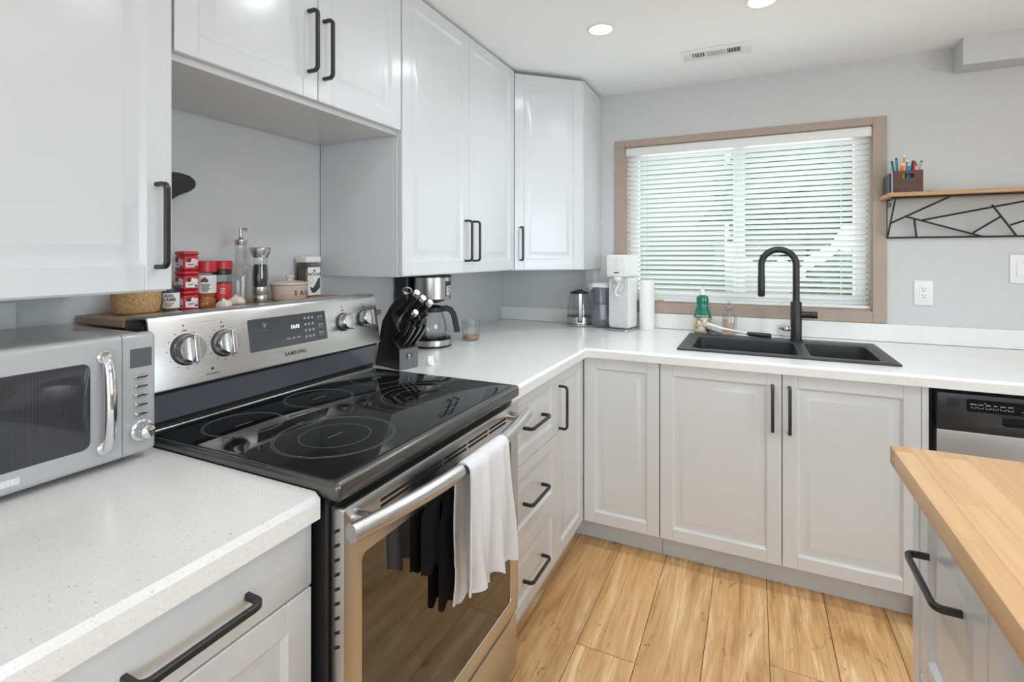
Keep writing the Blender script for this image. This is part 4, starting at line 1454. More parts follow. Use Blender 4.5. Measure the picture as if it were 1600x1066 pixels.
PENS = [('dark teal pencil leaning left, leftmost in the crate', (0.02, 0.16, 0.20), 2.122, 2.915, -0.018, 0.148, 'r'), ('teal pencil leaning left, second from left in the crate', (0.03, 0.22, 0.28), 2.128, 2.905, -0.010, 0.160, 'r'),
        ('tall orange pencil with white tip standing above the rest of the crate', (0.75, 0.33, 0.05), 2.146, 2.920, 0.006, 0.172, 'w'), ('thick bright orange marker in the front of the crate', (0.85, 0.18, 0.01), 2.133, 2.888, 0.003, 0.128, 'm'),
        ('yellow pencil beside the orange marker in the crate', (0.80, 0.45, 0.04), 2.140, 2.893, 0.004, 0.132, 'w'), ('bright blue marker in the middle of the crate', (0.01, 0.28, 0.62), 2.156, 2.890, 0.004, 0.126, 'm'),
        ('second blue marker, right of the first one in the crate', (0.02, 0.33, 0.66), 2.166, 2.893, -0.002, 0.124, 'm'), ('white-tipped grey pencil behind the blue markers in the crate', (0.30, 0.30, 0.32), 2.163, 2.930, 0.002, 0.150, 'w'),
        ('dark olive pen leaning right in the crate', (0.06, 0.07, 0.02), 2.164, 2.905, 0.016, 0.146, 'p'), ('red pencil leaning right in the crate', (0.62, 0.03, 0.05), 2.170, 2.895, 0.016, 0.140, 'p'),
        ('pink pencil leaning right in the crate', (0.80, 0.28, 0.33), 2.178, 2.890, 0.012, 0.126, 'p'), ('silver pen leaning far right, rightmost in the crate', (0.45, 0.45, 0.47), 2.186, 2.905, 0.026, 0.142, 'p')]
for i, (lab, colr, x, y, lean, h, k) in enumerate(PENS):
    t = thing('marker' if k == 'm' else 'pencil' if k != 'p' else 'pen', lab, 'marker' if k == 'm' else 'pencil', (x, y, cz + 0.0065), group='pencils in the crate')
    a, b = Vector((x, y, cz + 0.0065)), Vector((x + lean, y + 0.004, cz + h))
    rad = 0.0064 if k == 'm' else 0.0050
    MB().cyl(a, b, rad, 8).build('shaft', paint('pencil_colour_%d' % i, colr, 0.4), t)
    d_ = (b - a).normalized()
    MB().cyl(b, b + d_ * 0.008, rad * 0.95, 8, rad * (0.9 if k in 'rw' else 0.3)).build('tip', WHITEP if k in 'w' else (BLACKP if k in 'rp' else LIGHTPRINT), t)
tag(MB().box(2.0835, 2.089, 2.868, 2.995, 1.6115, 1.702, 0.001, 1).build('notebook', BLACKP), 'thin black notebook standing left of the pencil crate', 'notebook', 'notebooks on the shelf')
tag(MB().box(2.0905, 2.097, 2.866, 2.985, 1.6115, 1.706, 0.001, 1).build('notebook', LAVENDER), 'thin lavender notebook standing against the pencil crate', 'notebook', 'notebooks on the shelf')
o = MB().lathe([(0, 0), (0.013, 0), (0.012, 0.005), (0.007, 0.008), (0, 0.009)], (0, 0, 0), 20).build('cap', BLACKP)
o.location = (2.238, 2.90, 1.6115)
tag(o, 'small black round cap lying on the shelf right of the crate', 'cap')

# ================================================================== MICROWAVE
t = thing('microwave', 'grey retro microwave with chrome handle on the left counter', 'microwave', (0.2, 0.40, ZT))
my0, my1, mz0, mz1 = 0.120, 0.6425, 0.918, 1.165
MB().box(0.040, 0.352, my0 + 0.006, my1 - 0.006, mz0 + 0.004, mz1 - 0.003, 0.010, 3).build('body', GREYMW, t)
for x in (0.075, 0.325):
    for y in (my0 + 0.05, my1 - 0.05):
        MB().lathe([(0, 0), (0.014, 0), (0.016, 0.016), (0, 0.016)], (x, y, ZT + 0.0008), 16).build('foot', BLACKP, t)
ys = 0.5775
M = fx(0.3525)
rnd_ = 0.022
dr = MB().box(my0, ys - 0.0006, mz0, mz1, 0, 0.033, 0.012, 4, M=M, sel=lambda c: c.x < ys - 0.01).build('door', GREYMW, t)
MB().prism(rrect(my0 + 0.045, 0.5235, 0.958, 1.120, 0.014), 0.032, 0.0342, M=M, bev=0.0008).build('door_window', MWGLASS, dr)
pl = MB().box(ys + 0.0006, my1, mz0, mz1, 0, 0.033, 0.012, 4, M=M, sel=lambda c: c.x > ys + 0.01).build('control_panel', GREYMW, t)
MB().prism(rrect(0.5915, 0.6315, 1.096, 1.134, 0.001), 0.0325, 0.0338, M=M).build('display', paint('grey_lcd', (0.11, 0.115, 0.125), 0.25), pl)
for k in range(5):
    z = 1.0775 - k * 0.0188
    MB().prism(rrect(0.5985, 0.6235, z - 0.0036, z + 0.0036, 0.0036), 0.0325, 0.0375, M=M, bev=0.001).build('button', CHROME, pl)
    MB().box(0.602, 0.620, z - 0.0075, z - 0.0062, 0.0328, 0.0333, M=M).build('button_legend', GREYPRINT, pl)
Mk = M @ Matrix.Translation((0.6115, 0.967, 0.0328))
dk = MB().lathe([(0.021, 0), (0.021, 0.004), (0.018, 0.006), (0, 0.006)], (0, 0, 0), 32, M=Mk).build('dial_ring', CHROME, pl)
MB().lathe([(0.0165, 0.006), (0.0160, 0.020), (0.013, 0.027), (0.006, 0.030), (0, 0.0305)], (0, 0, 0), 32, M=Mk).build('dial', CHROME, dk)
hy = 0.5465
hp = [Vector((0.385 + 0.020 * math.sin(PI * min(1, max(0, 0.02 + k / 16 * 0.96))) ** 0.45 + 0.004, hy, 1.128 - k / 16 * (1.128 - 0.952))) for k in range(17)]
hm = MB().tube(hp, [0.0085 + 0.0015 * math.sin(PI * k / 16) for k in range(17)], 18).build('handle', CHROME, dr)
mb = MB()
for z in (1.128, 0.952):
    mb.lathe([(0, 0), (0.0135, 0), (0.0135, 0.004), (0.010, 0.007), (0, 0.008)], (0, 0, 0), 28, M=M @ Matrix.Translation((hy, z, 0.0325)))
mb.build('handle_rosette', CHROME, hm)
bd = MB().prism(rrect(0.356, 0.421, 0.9335, 0.9455, 0.001), 0.0325, 0.0338, M=M).build('badge', LIGHTPRINT, dr)
mb = MB()
for k in range(9):
    mb.box(0.361 + k * 0.0062, 0.3625 + k * 0.0062, 0.9360, 0.9430, 0.0337, 0.0341, M=M)
    if k % 2:
        mb.box(0.361 + k * 0.0062, 0.3655 + k * 0.0062, 0.9390, 0.9400, 0.0337, 0.0341, M=M)
mb.build('badge_lettering', WHITEP, bd)

# ================================================================== KNIFE BLOCK
KA = math.radians(-15)
kw = Vector((math.cos(KA), math.sin(KA), 0))
ku = Vector((-kw.y, kw.x, 0))
KO = Vector((0.352, 1.492, ZT + 0.0008))
t = thing('knife_block', 'black slanted knife block with grey front beside the range', 'knife block', KO)
KM = frame(KO, kw, (0, 0, 1), ku)      # local: a forward, z up, depth across
poly = [(0, 0), (0, 0.077), (-0.040, 0.110), (-0.003, 0.140), (-0.064, 0.219), (-0.105, 0.171), (-0.150, 0.0)]
# across direction must be right-handed: mirror by giving (a, z, u)
MB().prism(poly, 0.0, 0.086, M=KM, bev=0.0018).build('block', BLOCKM, t)
fp = MB().box(0.0002, 0.0022, 0.001, 0.0755, 0.001, 0.085, M=KM, bev=0.0006, seg=1).build('front_plate', BLOCKF, t)
mb = MB()
Mq = frame(KO + kw * 0.0024 + ku * 0.044 + Vector((0, 0, 0.045)), ku, (0, 0, 1), kw)
mb.box(-0.013, 0.013, -0.012, 0.012, 0, 0.0004, M=Mq)
lg = mb.build('logo_plate', DARKPRINT, fp)
mb = MB()
text(mb, 'R', 0.017, Mq @ Matrix.Translation((0.001, 0.002, 0.0007)))
mb.box(-0.009, 0.010, -0.0095, -0.0080, 0.0003, 0.0009, M=Mq)
mb.build('logo_letter', LIGHTPRINT, lg)


def kp(a, z, u):
    return KO + kw * a + Vector((0, 0, z)) + ku * u


def knife(label, a, z, u, dirn, L, wid, th, cap, name='knife', group=None, curve=0.0):
    d_ = (kw * dirn[0] + Vector((0, 0, dirn[1]))).normalized()
    v_ = ku.cross(d_)
    o = kp(a, z, u)
    Mx = frame(o, d_, v_, ku)
    Lc = thing(name, label, 'knife', o, group=group)
    # handle outline in (length, depth)
    n = 10
    top, bot = [], []
    for k in range(n + 1):
        q = k / n
        x = 0.0006 + q * L
        off = curve * math.sin(PI * q * 0.9)
        hw = wid / 2 * (0.86 + 0.14 * math.cos(2 * PI * q))
        top.append((x, off + hw))
        bot.append((x, off - hw))
    MB().prism(bot + top[::-1], -th / 2, th / 2, M=Mx, bev=th * 0.24).build('handle', BLACKP, Lc)
    if cap:
        MB().cyl((L - 0.004, curve * math.sin(PI * 0.9), 0), (L + 0.010, curve * math.sin(PI * 0.9), 0), wid * 0.54, 18, wid * 0.48, M=Mx).build('end_cap', STEEL, Lc)
    else:
        MB().sweep([(x, y + 0.0006, 0) for x, y in top], (0, 0, 1), [(-0.0008, -0.0012), (0.0008, -0.0012), (0.0008, 0.0012), (-0.0008, 0.0012)], M=Mx).build('tang', STEEL, Lc)
    return Lc


UP = (0.79, 0.61)
sl_ = Vector((-0.064 + 0.003, 0.219 - 0.140))
for (lab, f, u, L, wd, cap) in (('large knife with steel-capped handle, upper back row of the block', 0.78, 0.036, 0.128, 0.024, True), ('large knife with steel cap, middle of the block back row', 0.54, 0.056, 0.125, 0.024, True),
                                ('large knife with steel cap, right end of the block back row', 0.32, 0.0745, 0.128, 0.024, True), ('knife with steel-capped handle, lower left of the upper slots', 0.14, 0.018, 0.098, 0.022, True),
                                ('short knife with dark handle, lower middle of the upper slots', 0.10, 0.046, 0.085, 0.018, False), ('knife with dark handle, lower right of the upper slots', 0.10, 0.074, 0.098, 0.018, False)):
    knife(lab, -0.003 + sl_.x * f, 0.140 + sl_.y * f, u, UP, L, wd, 0.015, cap, 'knife', 'kitchen knives in the block')
LO = (0.66, 0.75)
for (lab, f, u) in (('steak knife, left one of the back row low in the block', 0.74, 0.014), ('steak knife, middle of the back row low in the block', 0.74, 0.040), ('steak knife, right one of the back row low in the block', 0.74, 0.066),
                    ('steak knife, left one of the front row low in the block', 0.30, 0.020), ('steak knife, middle of the front row low in the block', 0.30, 0.046), ('steak knife, right one of the front row low in the block', 0.30, 0.072)):
    knife(lab, -0.040 * f, 0.077 + 0.033 * f, u, LO, 0.108, 0.015, 0.011, False, 'steak_knife', 'steak knives in the block', curve=0.008)
# sharpening steel with hanging ring
o = kp(-0.003 + sl_.x * 0.93, 0.140 + sl_.y * 0.95, 0.006)
d_ = (kw * UP[0] + Vector((0, 0, UP[1]))).normalized()
t = thing('sharpening_steel', 'sharpening steel with a ring end, topmost in the knife block', 'sharpening steel', o, group=None)
MB().tube([o + d_ * 0.0006, o + d_ * 0.03, o + d_ * 0.105, o + d_ * 0.112], [0.009, 0.011, 0.010, 0.009], 16).build('handle', BLACKP, t)
pr = ku.cross(d_)
MB().tube([tuple(p) for p in arc(o + d_ * 0.126, 0.0155, 0, 2 * PI, 28, d_, (pr * 0.5 + ku * 0.85))], 0.0027, 10).build('ring', STEEL, t)

# white folded card beside the block
mb = MB()
mb.prism([(0, 0), (0.026, 0), (0.0245, 0.002), (0.008, 0.003), (0.003, 0.034), (0.0012, 0.034), (0, 0.004)], 0, 0.030, M=frame((0.392, 1.612, ZT + 0.0008), (0.9, -0.25, 0), (0, 0, 1), (0.25, 0.9, 0)))
tag(mb.build('card_stand', WHITEP), 'small white plastic stand on the counter just right of the knife block', 'stand')

# ================================================================== COFFEE MAKER
ccx, ccy = 0.165, 1.972
t = thing('coffee_maker', 'black and steel drip coffee maker under the wall cabinet', 'coffee maker', (ccx, ccy, ZT))
z0 = ZT + 0.0008
MB().lathe([(0, 0), (0.088, 0), (0.092, 0.004), (0.092, 0.010), (0, 0.010)], (ccx, ccy, z0), 44).build('base', BLACKP, t)
MB().lathe([(0, 0.010), (0.0915, 0.010), (0.0915, 0.034), (0, 0.034)], (ccx, ccy, z0), 44).build('base_band', STEELV, t)
MB().lathe([(0, 0.034), (0.090, 0.034), (0.088, 0.043), (0.078, 0.046), (0, 0.046)], (ccx, ccy, z0), 44).build('hot_plate', BLACKG, t)
MB().box(0.012, 0.085, ccy - 0.080, ccy + 0.080, z0, 1.232, 0.012, 3).build('column', BLACKP, t)
hd_ = MB().lathe([(0, 0), (0.082, 0), (0.086, 0.003), (0.086, 0.100), (0, 0.100)], (ccx + 0.004, ccy, 1.124), 44).build('brew_head', STEELV, t)
MB().lathe([(0, 0.100), (0.087, 0.100), (0.087, 0.108), (0.080, 0.112), (0, 0.112)], (ccx + 0.004, ccy, 1.124), 44).build('lid', BLACKP, t)
MB().lathe([(0.060, 0), (0.055, -0.010), (0.030, -0.018), (0, -0.018)], (ccx + 0.004, ccy, 1.124), 32).build('filter_cone', BLACKP, hd_)
cc_ = (ccx + 0.004, ccy, 1.124)


def curved_plate(mb, c, r, a0, a1, z0_, z1_, th=0.001, n=10):
    def fn(s, q):
        a = a0 + (a1 - a0) * s
        return (c[0] + r * math.cos(a), c[1] + r * math.sin(a), c[2] + z0_ + (z1_ - z0_) * q)
    return mb.grid(fn, n, 1, th)


dsp = curved_plate(MB(), cc_, 0.0872, -0.22, 0.34, 0.014, 0.084).build('display_frame', DARKPRINT, hd_)
curved_plate(MB(), cc_, 0.0880, -0.17, 0.29, 0.018, 0.062).build('button_field', LIGHTPRINT, dsp)
curved_plate(MB(), cc_, 0.0880, -0.10, 0.26, 0.066, 0.079).build('clock_screen', paint('blue_lcd', (0.015, 0.03, 0.09), 0.2), dsp)
mb = MB()
for k, (a, z) in enumerate(((0.0, 0.054), (0.14, 0.050), (0.02, 0.040), (0.16, 0.036))):
    curved_plate(mb, cc_, 0.0886, a - 0.04, a + 0.04, z - 0.003, z + 0.003)
for k in range(10):
    pass
curved_plate(mb, cc_, 0.0886, 0.08, 0.19, 0.021, 0.030)
mb.build('buttons', DARKPRINT, dsp)
# carafe stands on the hot plate: a thing of its own
t = thing('coffee_carafe', 'glass coffee carafe with black handle on the coffee maker plate', 'carafe', (ccx, ccy, z0 + 0.046))
zc_ = z0 + 0.0465
MB().lathe([(0, 0), (0.060, 0), (0.068, 0.008), (0.072, 0.030), (0.066, 0.070), (0.052, 0.108), (0.050, 0.118), (0.0475, 0.118), (0.0495, 0.107), (0.0635, 0.069), (0.0695, 0.030), (0.066, 0.010), (0, 0.003)], (ccx, ccy, zc_), 44).build('glass_body', CLEART, t)
cb = MB().lathe([(0.052, 0.112), (0.0565, 0.116), (0.0565, 0.132), (0.040, 0.140), (0.012, 0.144), (0, 0.144)], (ccx, ccy, zc_), 40).build('lid', BLACKP, t)
ha = Vector((math.cos(0.62), math.sin(0.62), 0))
o0 = Vector((ccx, ccy, zc_))
hp = [o0 + ha * a + Vector((0, 0, z)) for a, z in ((0.050, 0.124), (0.070, 0.126), (0.088, 0.118), (0.100, 0.100), (0.108, 0.070), (0.115, 0.035), (0.118, 0.014))]
nn = Vector((-ha.y, ha.x, 0))
MB().sweep(hp, nn, [(-0.013, -0.010), (-0.010, -0.013), (0.010, -0.013), (0.013, -0.010), (0.013, 0.010), (0.010, 0.013), (-0.010, 0.013), (-0.013, 0.010)]).build('handle', BLACKP, t)

# glass mug with a little coffee
gx, gy = 0.245, 2.196
t = thing('drinking_glass', 'short clear glass with a little milky coffee beside the coffee maker', 'glass', (gx, gy, ZT))
MB().lathe([(0, 0), (0.039, 0), (0.043, 0.004), (0.046, 0.098), (0.0442, 0.098), (0.041, 0.008), (0, 0.007)], (gx, gy, ZT + 0.0008), 40).build('glass_body', CLEART, t)
MB().lathe([(0, 0.0075), (0.0405, 0.0085), (0.0412, 0.021), (0, 0.021)], (gx, gy, ZT + 0.0008), 32).build('coffee', COFFEE, t)

# ================================================================== BACK COUNTER THINGS
# glass kettle
kx, ky = 0.572, 2.925
t = thing('kettle', 'glass electric kettle with steel base in the counter corner', 'kettle', (kx, ky, ZT))
z0 = ZT + 0.0008
MB().lathe([(0, 0), (0.074, 0), (0.076, 0.003), (0.076, 0.014), (0, 0.014)], (kx, ky, z0), 40).build('power_base', STEEL, t)
MB().lathe([(0, 0.014), (0.0745, 0.014), (0.0745, 0.018), (0, 0.018)], (kx, ky, z0), 40).build('seam', BLACKP, t)
MB().lathe([(0, 0.018), (0.0735, 0.018), (0.0735, 0.056), (0, 0.056)], (kx, ky, z0), 40).build('lower_body', STEEL, t)
MB().lathe([(0, 0.056), (0.0735, 0.056), (0.0735, 0.060), (0, 0.060)], (kx, ky, z0), 40).build('band', BLACKP, t)
MB().lathe([(0.073, 0.060), (0.072, 0.090), (0.064, 0.150), (0.054, 0.192), (0.052, 0.192), (0.062, 0.150), (0.070, 0.090), (0.071, 0.060)], (kx, ky, z0), 40).build('glass_body', CLEART, t)
MB().lathe([(0, 0.192), (0.056, 0.192), (0.056, 0.200), (0.040, 0.206), (0.015, 0.212), (0, 0.214)], (kx, ky, z0), 36).build('lid', BLACKP, t)
kd = Vector((0.36, -0.93, 0)).normalized()
kn = Vector((-kd.y, kd.x, 0))
o0 = Vector((kx, ky, z0))
hp = [o0 + kd * a + Vector((0, 0, z)) for a, z in ((0.030, 0.204), (0.060, 0.214), (0.082, 0.212), (0.094, 0.196), (0.096, 0.150), (0.094, 0.100), (0.090, 0.060), (0.080, 0.036), (0.072, 0.032))]
kh = MB().sweep(hp, kn, [(-0.007, -0.014), (0.007, -0.014), (0.007, 0.014), (-0.007, 0.014)]).build('handle', BLACKP, t)
MB().sweep([p + kd * 0.0078 for p in hp[3:8]], kn, [(-0.0008, -0.009), (0.0008, -0.009), (0.0008, 0.009), (-0.0008, 0.009)]).build('handle_inlay', STEELV, kh)

# water filter pitcher
t = thing('water_pitcher', 'clear plastic water filter pitcher with white lid between kettle and soda machine', 'pitcher', (0.715, 2.925, ZT))


def loft(mb, secs, M=None, mi=0, cap=True):
    """secs: list of point loops"""
    q = bmesh.new()
    R = [[q.verts.new(p) for p in L] for L in secs]
    n = len(R[0])
    for a, b in zip(R[:-1], R[1:]):
        for k in range(n):
            q.faces.new((a[k], a[(k + 1) % n], b[(k + 1) % n], b[k]))
    if cap:
        q.faces.new(R[0])
        q.faces.new(R[-1])
    return mb._merge(q, M, mi)


def rr3(cx, cy, hx, hy, r, z, n=5):
    return [(p[0], p[1], z) for p in rrect(cx - hx, cx + hx, cy - hy, cy + hy, r, n)]


px_, py_ = 0.712, 2.925
loft(MB(), [rr3(px_, py_, 0.046, 0.060, 0.030, z0), rr3(px_, py_, 0.050, 0.064, 0.032, z0 + 0.02), rr3(px_, py_, 0.057, 0.070, 0.034, z0 + 0.235)]).build('jug', SMOKE, t)
loft(MB(), [rr3(px_ + 0.004, py_, 0.044, 0.055, 0.028, z0 + 0.135), rr3(px_ + 0.002, py_, 0.052, 0.064, 0.030, z0 + 0.232)]).build('reservoir', thin_glass('white_clear_plastic', (0.92, 0.93, 0.95), 3.0), t)
MB().lathe([(0, 0.045), (0.018, 0.045), (0.022, 0.135), (0, 0.135)], (px_ + 0.006, py_, z0), 24).build('filter', WHITEP, t)
MB().lathe([(0, 0.003), (0.040, 0.003), (0.042, 0.03), (0, 0.03)], (px_, py_, z0), 24, sy=1.25).build('jug_water', thin_glass('water', (0.94, 0.95, 0.97), 1.0), t)  # clear water low in the jug
loft(MB(), [rr3(px_, py_, 0.059, 0.072, 0.034, z0 + 0.2355), rr3(px_, py_, 0.059, 0.072, 0.034, z0 + 0.249), rr3(px_, py_, 0.050, 0.062, 0.030, z0 + 0.259)]).build('lid', WHITEP, t)
loft(MB(), [[(px_ - 0.058, py_ - 0.05, z0 + 0.215), (px_ - 0.058, py_ + 0.01, z0 + 0.215), (px_ - 0.030, py_ + 0.01, z0 + 0.235), (px_ - 0.030, py_ - 0.05, z0 + 0.235)], [(px_ - 0.070, py_ - 0.04, z0 + 0.250), (px_ - 0.070, py_, z0 + 0.250), (px_ - 0.030, py_ + 0.004, z0 + 0.2585), (px_ - 0.030, py_ - 0.044, z0 + 0.2585)]]).build('spout', WHITEP, t)

# soda machine
SM = thing('soda_machine', 'white tall soda maker on the back counter, left of the paper towel', 'soda maker', (0.846, 2.868, ZT), rot=(0, 0, math.radians(-11)))
loc = lambda mb_, n, m, p=SM: mb_.build(n, m, p, world=False)
loc(MB().prism(rrect(-0.067, 0.067, -0.085, 0.080, 0.02), 0.0008, 0.010, bev=0.002), 'base_plate', STEELV)
bdy = loc(MB().box(-0.058, 0.058, -0.055, 0.078, 0.010, 0.300, 0.016, 4), 'body', WHITEP)
hd2 = loc(MB().box(-0.064, 0.064, -0.082, 0.080, 0.3005, 0.424, 0.012, 4), 'head', WHITEP)
loc(MB().prism(rrect(-0.056, 0.056, 0.018, 0.296, 0.02), 0, 0.0012, M=fy(-0.0550)), 'front_panel', paint('pearl_grey_plastic', (0.66, 0.66, 0.66), 0.25), bdy)
loc(MB().lathe([(0.036, 0.0), (0.038, 0.0), (0.038, -0.002), (0.036, -0.002)], (0, 0, 0), 40, M=fy(-0.0563, 0.0, 0.246), sx=1.0), 'recess_ring', CHROME, bdy)
loc(MB().lathe([(0, 0.302), (0.024, 0.302), (0.026, 0.292), (0.020, 0.278), (0.012, 0.272), (0.006, 0.262), (0, 0.262)][::-1], (0.0, -0.062, 0), 28), 'carbonation_nozzle', WHITEP, hd2)
mb = MB().tube([(0.012, -0.068, 0.272), (0.004, -0.074, 0.245), (-0.010, -0.075, 0.220), (-0.004, -0.074, 0.200), (0.010, -0.073, 0.192)], [0.005, 0.0055, 0.006, 0.0055, 0.004], 12)
loc(mb, 'bottle_lever', WHITEP, hd2)
mb = MB()
Mh2 = fy(-0.0822)
mb.box(-0.014, 0.014, 0.322, 0.328, 0, 0.0006, M=Mh2)
loc(mb, 'brand_mark', DARKPRINT, hd2)
mb = MB()
for z, rr2 in ((0.355, 0.003), (0.372, 0.004), (0.392, 0.006)):
    mb.lathe([(rr2 - 0.001, 0), (rr2, 0), (rr2, 0.0006), (rr2 - 0.001, 0.0006)], (0, 0, 0), 20, M=Mh2 @ Matrix.Translation((0, z, 0)))
loc(mb, 'level_lights', GREYPRINT, hd2)

# paper towel roll
t = thing('paper_towel_roll', 'upright white paper towel roll right of the soda maker', 'paper towel', (0.970, 2.932, ZT))
MB().lathe([(0.020, 0), (0.040, 0), (0.041, 0.003), (0.041, 0.277), (0.040, 0.280), (0.020, 0.280), (0.020, 0)], (0.970, 2.932, ZT + 0.0008), 40).build('paper', WHITEPAP, t)
MB().lathe([(0.017, 0.001), (0.0198, 0.001), (0.0198, 0.279), (0.017, 0.279), (0.017, 0.001)], (0.970, 2.932, ZT + 0.0008), 32).build('core', CORK, t)

# dish soap
sx_, sy_ = 1.268, 2.918
t = thing('dish_soap', 'green dish soap bottle with a floral label behind the sink', 'soap bottle', (sx_, sy_, ZT))
z0 = ZT + 0.0008
prof = [(0, 0), (0.041, 0.0), (0.045, 0.006), (0.047, 0.05), (0.046, 0.088), (0.040, 0.112), (0.030, 0.142), (0.0275, 0.152), (0.0305, 0.168), (0.031, 0.185), (0.027, 0.200), (0.015, 0.206), (0, 0.206)]
MB().lathe(prof, (sx_, sy_, z0), 40, sy=0.72).build('bottle', GREENB, t)
lb = MB().lathe([(0.0415, 0.004), (0.0456, 0.008), (0.0478, 0.05), (0.0470, 0.086), (0.0455, 0.086)], (sx_, sy_, z0), 40, sy=0.73).build('printed_label', SOAPLAB, t)
mb = MB()
for (u, v, q) in ((-0.012, 0.060, 0.010), (0.012, 0.066, 0.012), (0.016, 0.048, 0.009), (-0.004, 0.026, 0.015)):
    mb.blob((sx_ + u, sy_ - 0.0335 * (1 - (u / 0.05) ** 2) ** 0.5 - 0.0005, z0 + v), q, 2, sc=(1, 0.15, 1))
mb.build('label_flowers', paint('petal_white', (0.82, 0.78, 0.66), 0.5), lb)
mb = MB()
mb.blob((sx_ + 0.026, sy_ - 0.0290, z0 + 0.028), 0.015, 2, sc=(1, 0.2, 1.1))
mb.build('label_coconut', paint('coconut_brown', (0.11, 0.04, 0.03), 0.5), lb)
mb = MB()
text(mb, 'Palmolive', 0.0125, fy(sy_ - 0.0345, sx_ - 0.004, z0 + 0.096))
mb.build('lettering', LIGHTPRINT, t)
MB().lathe([(0, 0.206), (0.016, 0.206), (0.0155, 0.224), (0.010, 0.236), (0.007, 0.238), (0.006, 0.250), (0, 0.250)], (sx_, sy_, z0), 24).build('cap', WHITEP, t)

# hand soap pump
sx_, sy_ = 1.400, 2.925
t = thing('hand_soap', 'clear hand soap bottle with peach label and clear pump behind the brush', 'soap bottle', (sx_, sy_, ZT))
MB().lathe([(0, 0), (0.034, 0), (0.036, 0.004), (0.038, 0.060), (0.037, 0.095), (0.028, 0.116), (0.015, 0.124), (0.014, 0.130), (0, 0.130)], (sx_, sy_, z0), 36, sy=0.8).build('bottle', thin_glass('clear_soap_plastic', (0.90, 0.91, 0.92), 1.8), t)
MB().lathe([(0, 0.003), (0.026, 0.003), (0.028, 0.082), (0, 0.082)], (sx_, sy_, z0), 32, sy=0.7).build('printed_label', PEACH, t)
MB().lathe([(0, 0.128), (0.0175, 0.128), (0.0205, 0.136), (0.0195, 0.150), (0.010, 0.158), (0.006, 0.160), (0.006, 0.170), (0.009, 0.174), (0, 0.178)], (sx_, sy_, z0), 28).build('pump', thin_glass('frosted_pump', (0.86, 0.87, 0.88), 2.5), t)

# dish brush lying across the sink ledge
t = thing('dish_brush', 'white dish brush with black handle grip lying across the sink ledge', 'brush', (1.44, 2.83, 0.92))
zr = 0.9142
hp = [(1.296, 2.852, zr + 0.050), (1.330, 2.848, zr + 0.041), (1.370, 2.842, zr + 0.032), (1.430, 2.834, zr + 0.024), (1.490, 2.826, zr + 0.017)]
MB().tube(hp, [0.009, 0.011, 0.0085, 0.0055, 0.007], 14).build('neck', WHITEP, t)
MB().tube([(1.488, 2.826, zr + 0.0175), (1.500, 2.825, zr + 0.0150), (1.560, 2.819, zr + 0.0132), (1.590, 2.816, zr + 0.0128), (1.597, 2.8155, zr + 0.0128)], [0.0080, 0.0110, 0.0122, 0.0122, 0.008], 16).build('grip', BLACKP, t)
mb, mb2 = MB(), MB()
for i in range(9):
    for j in range(3):
        q = i / 8
        x, y, z = 1.296 + q * 0.064, 2.851 - q * 0.008 + (j - 1) * 0.006, zr + 0.046 - q * 0.016
        mb.cyl((x, y, z), (x + 0.004, y - 0.008, z - 0.018), 0.0022, 6)
        mb2.cyl((x + 0.004, y - 0.008, z - 0.018), (x + 0.006, y - 0.013, zr + 0.0012 + (0.004 if q < 0.6 else 0.0)), 0.0024, 6)
b1 = mb.build('bristles', BRISTLE, t)
mb2.build('bristle_tips', NAVY, b1)

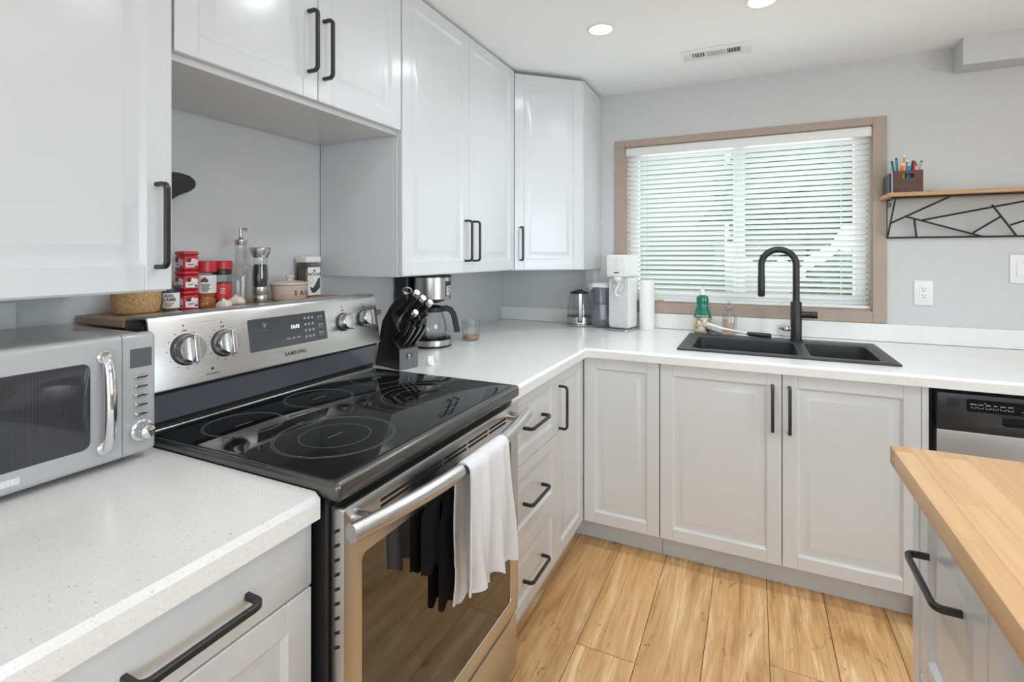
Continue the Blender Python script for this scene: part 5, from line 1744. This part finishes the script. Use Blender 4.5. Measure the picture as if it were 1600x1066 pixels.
# ================================================================== ISLAND
ix, iy1 = 1.780, 1.325
t = thing('kitchen_island', 'white island with thick butcher block top at the right', 'island', (2.2, 0.7, 0))
MB().box(ix, 2.72, -0.15, iy1, 0.881, 0.920, 0.0025, 2).build('butcher_block_top', BUTCHER, t)
fxi = 1.815
MB().box(fxi + 0.021, 2.66, -0.10, 1.300, 0.10, 0.8805).build('body', CAB, t)
MB().box(fxi + 0.06, 2.62, -0.08, 1.28, 0.0, 0.0995).build('toe_kick', CABIN, t)
MB().box(fxi - 0.001, fxi + 0.0208, 1.258, 1.300, 0.0005, 0.8805, 0.001, 1).build('end_post', CAB, t)
for (ya, yb) in ((1.254, 0.935), (0.930, 0.48), (0.475, 0.02)):
    for (z0, z1, s_) in ((0.505, 0.872, 0.05), (0.105, 0.500, 0.05)):
        Mi = fnx(fxi + 0.020, ya, z0)
        hz = 0.757 - z0 if z0 > 0.4 else 0.19
        wd = ya - yb
        front(t, 'drawer', Mi, wd, z1 - z0, ('h', hz, ya - 1.197 if ya > 1.2 else wd / 2 - 0.083, ya - 1.028 if ya > 1.2 else wd / 2 + 0.083), s=s_)

# ================================================================== OUTSIDE THE WINDOW
o = MB().box(-6, 9, 3.4, 14, -0.35, -0.3).build('lawn', LAWN)
o['label'] = 'green lawn outside the kitchen window'
o['category'] = 'lawn'
o['kind'] = 'stuff'
mb = MB()
for k in range(26):
    mb.box(-5.0, 1.18, 6.9, 6.93, -0.299 + k * 0.18, -0.299 + k * 0.18 + 0.172)
mb.box(-5.0, 1.18, 6.93, 7.1, -0.299, 4.4)
tag(mb.build('neighbour_house', FENCE), 'pale green sided house wall glimpsed through the left of the blind', 'house')
rnd = random.Random(5)
for k, (x, y, lab) in enumerate(((2.35, 6.3, 'leafy dark tree glimpsed through the middle of the blind'), (4.4, 7.6, 'leafy dark tree farther right behind the blind'), (2.3, 10.2, 'distant leafy tree behind the other two trees outside'))):
    t = thing('garden_tree', lab, 'tree', (x, y, -0.3), group='trees outside the window')
    mb = MB()
    for q in range(16):
        mb.blob((x + rnd.uniform(-0.55, 0.55), y + rnd.uniform(-0.3, 0.3), 0.7 + rnd.random() * 4.4), rnd.uniform(0.45, 0.8) * 0.8, 3, 0.55, 5)
    mb.build('foliage', LEAF, t)
    MB().cyl((x, y, -0.299), (x, y, 0.9), 0.09, 10).build('trunk', BOARDWOOD, t)
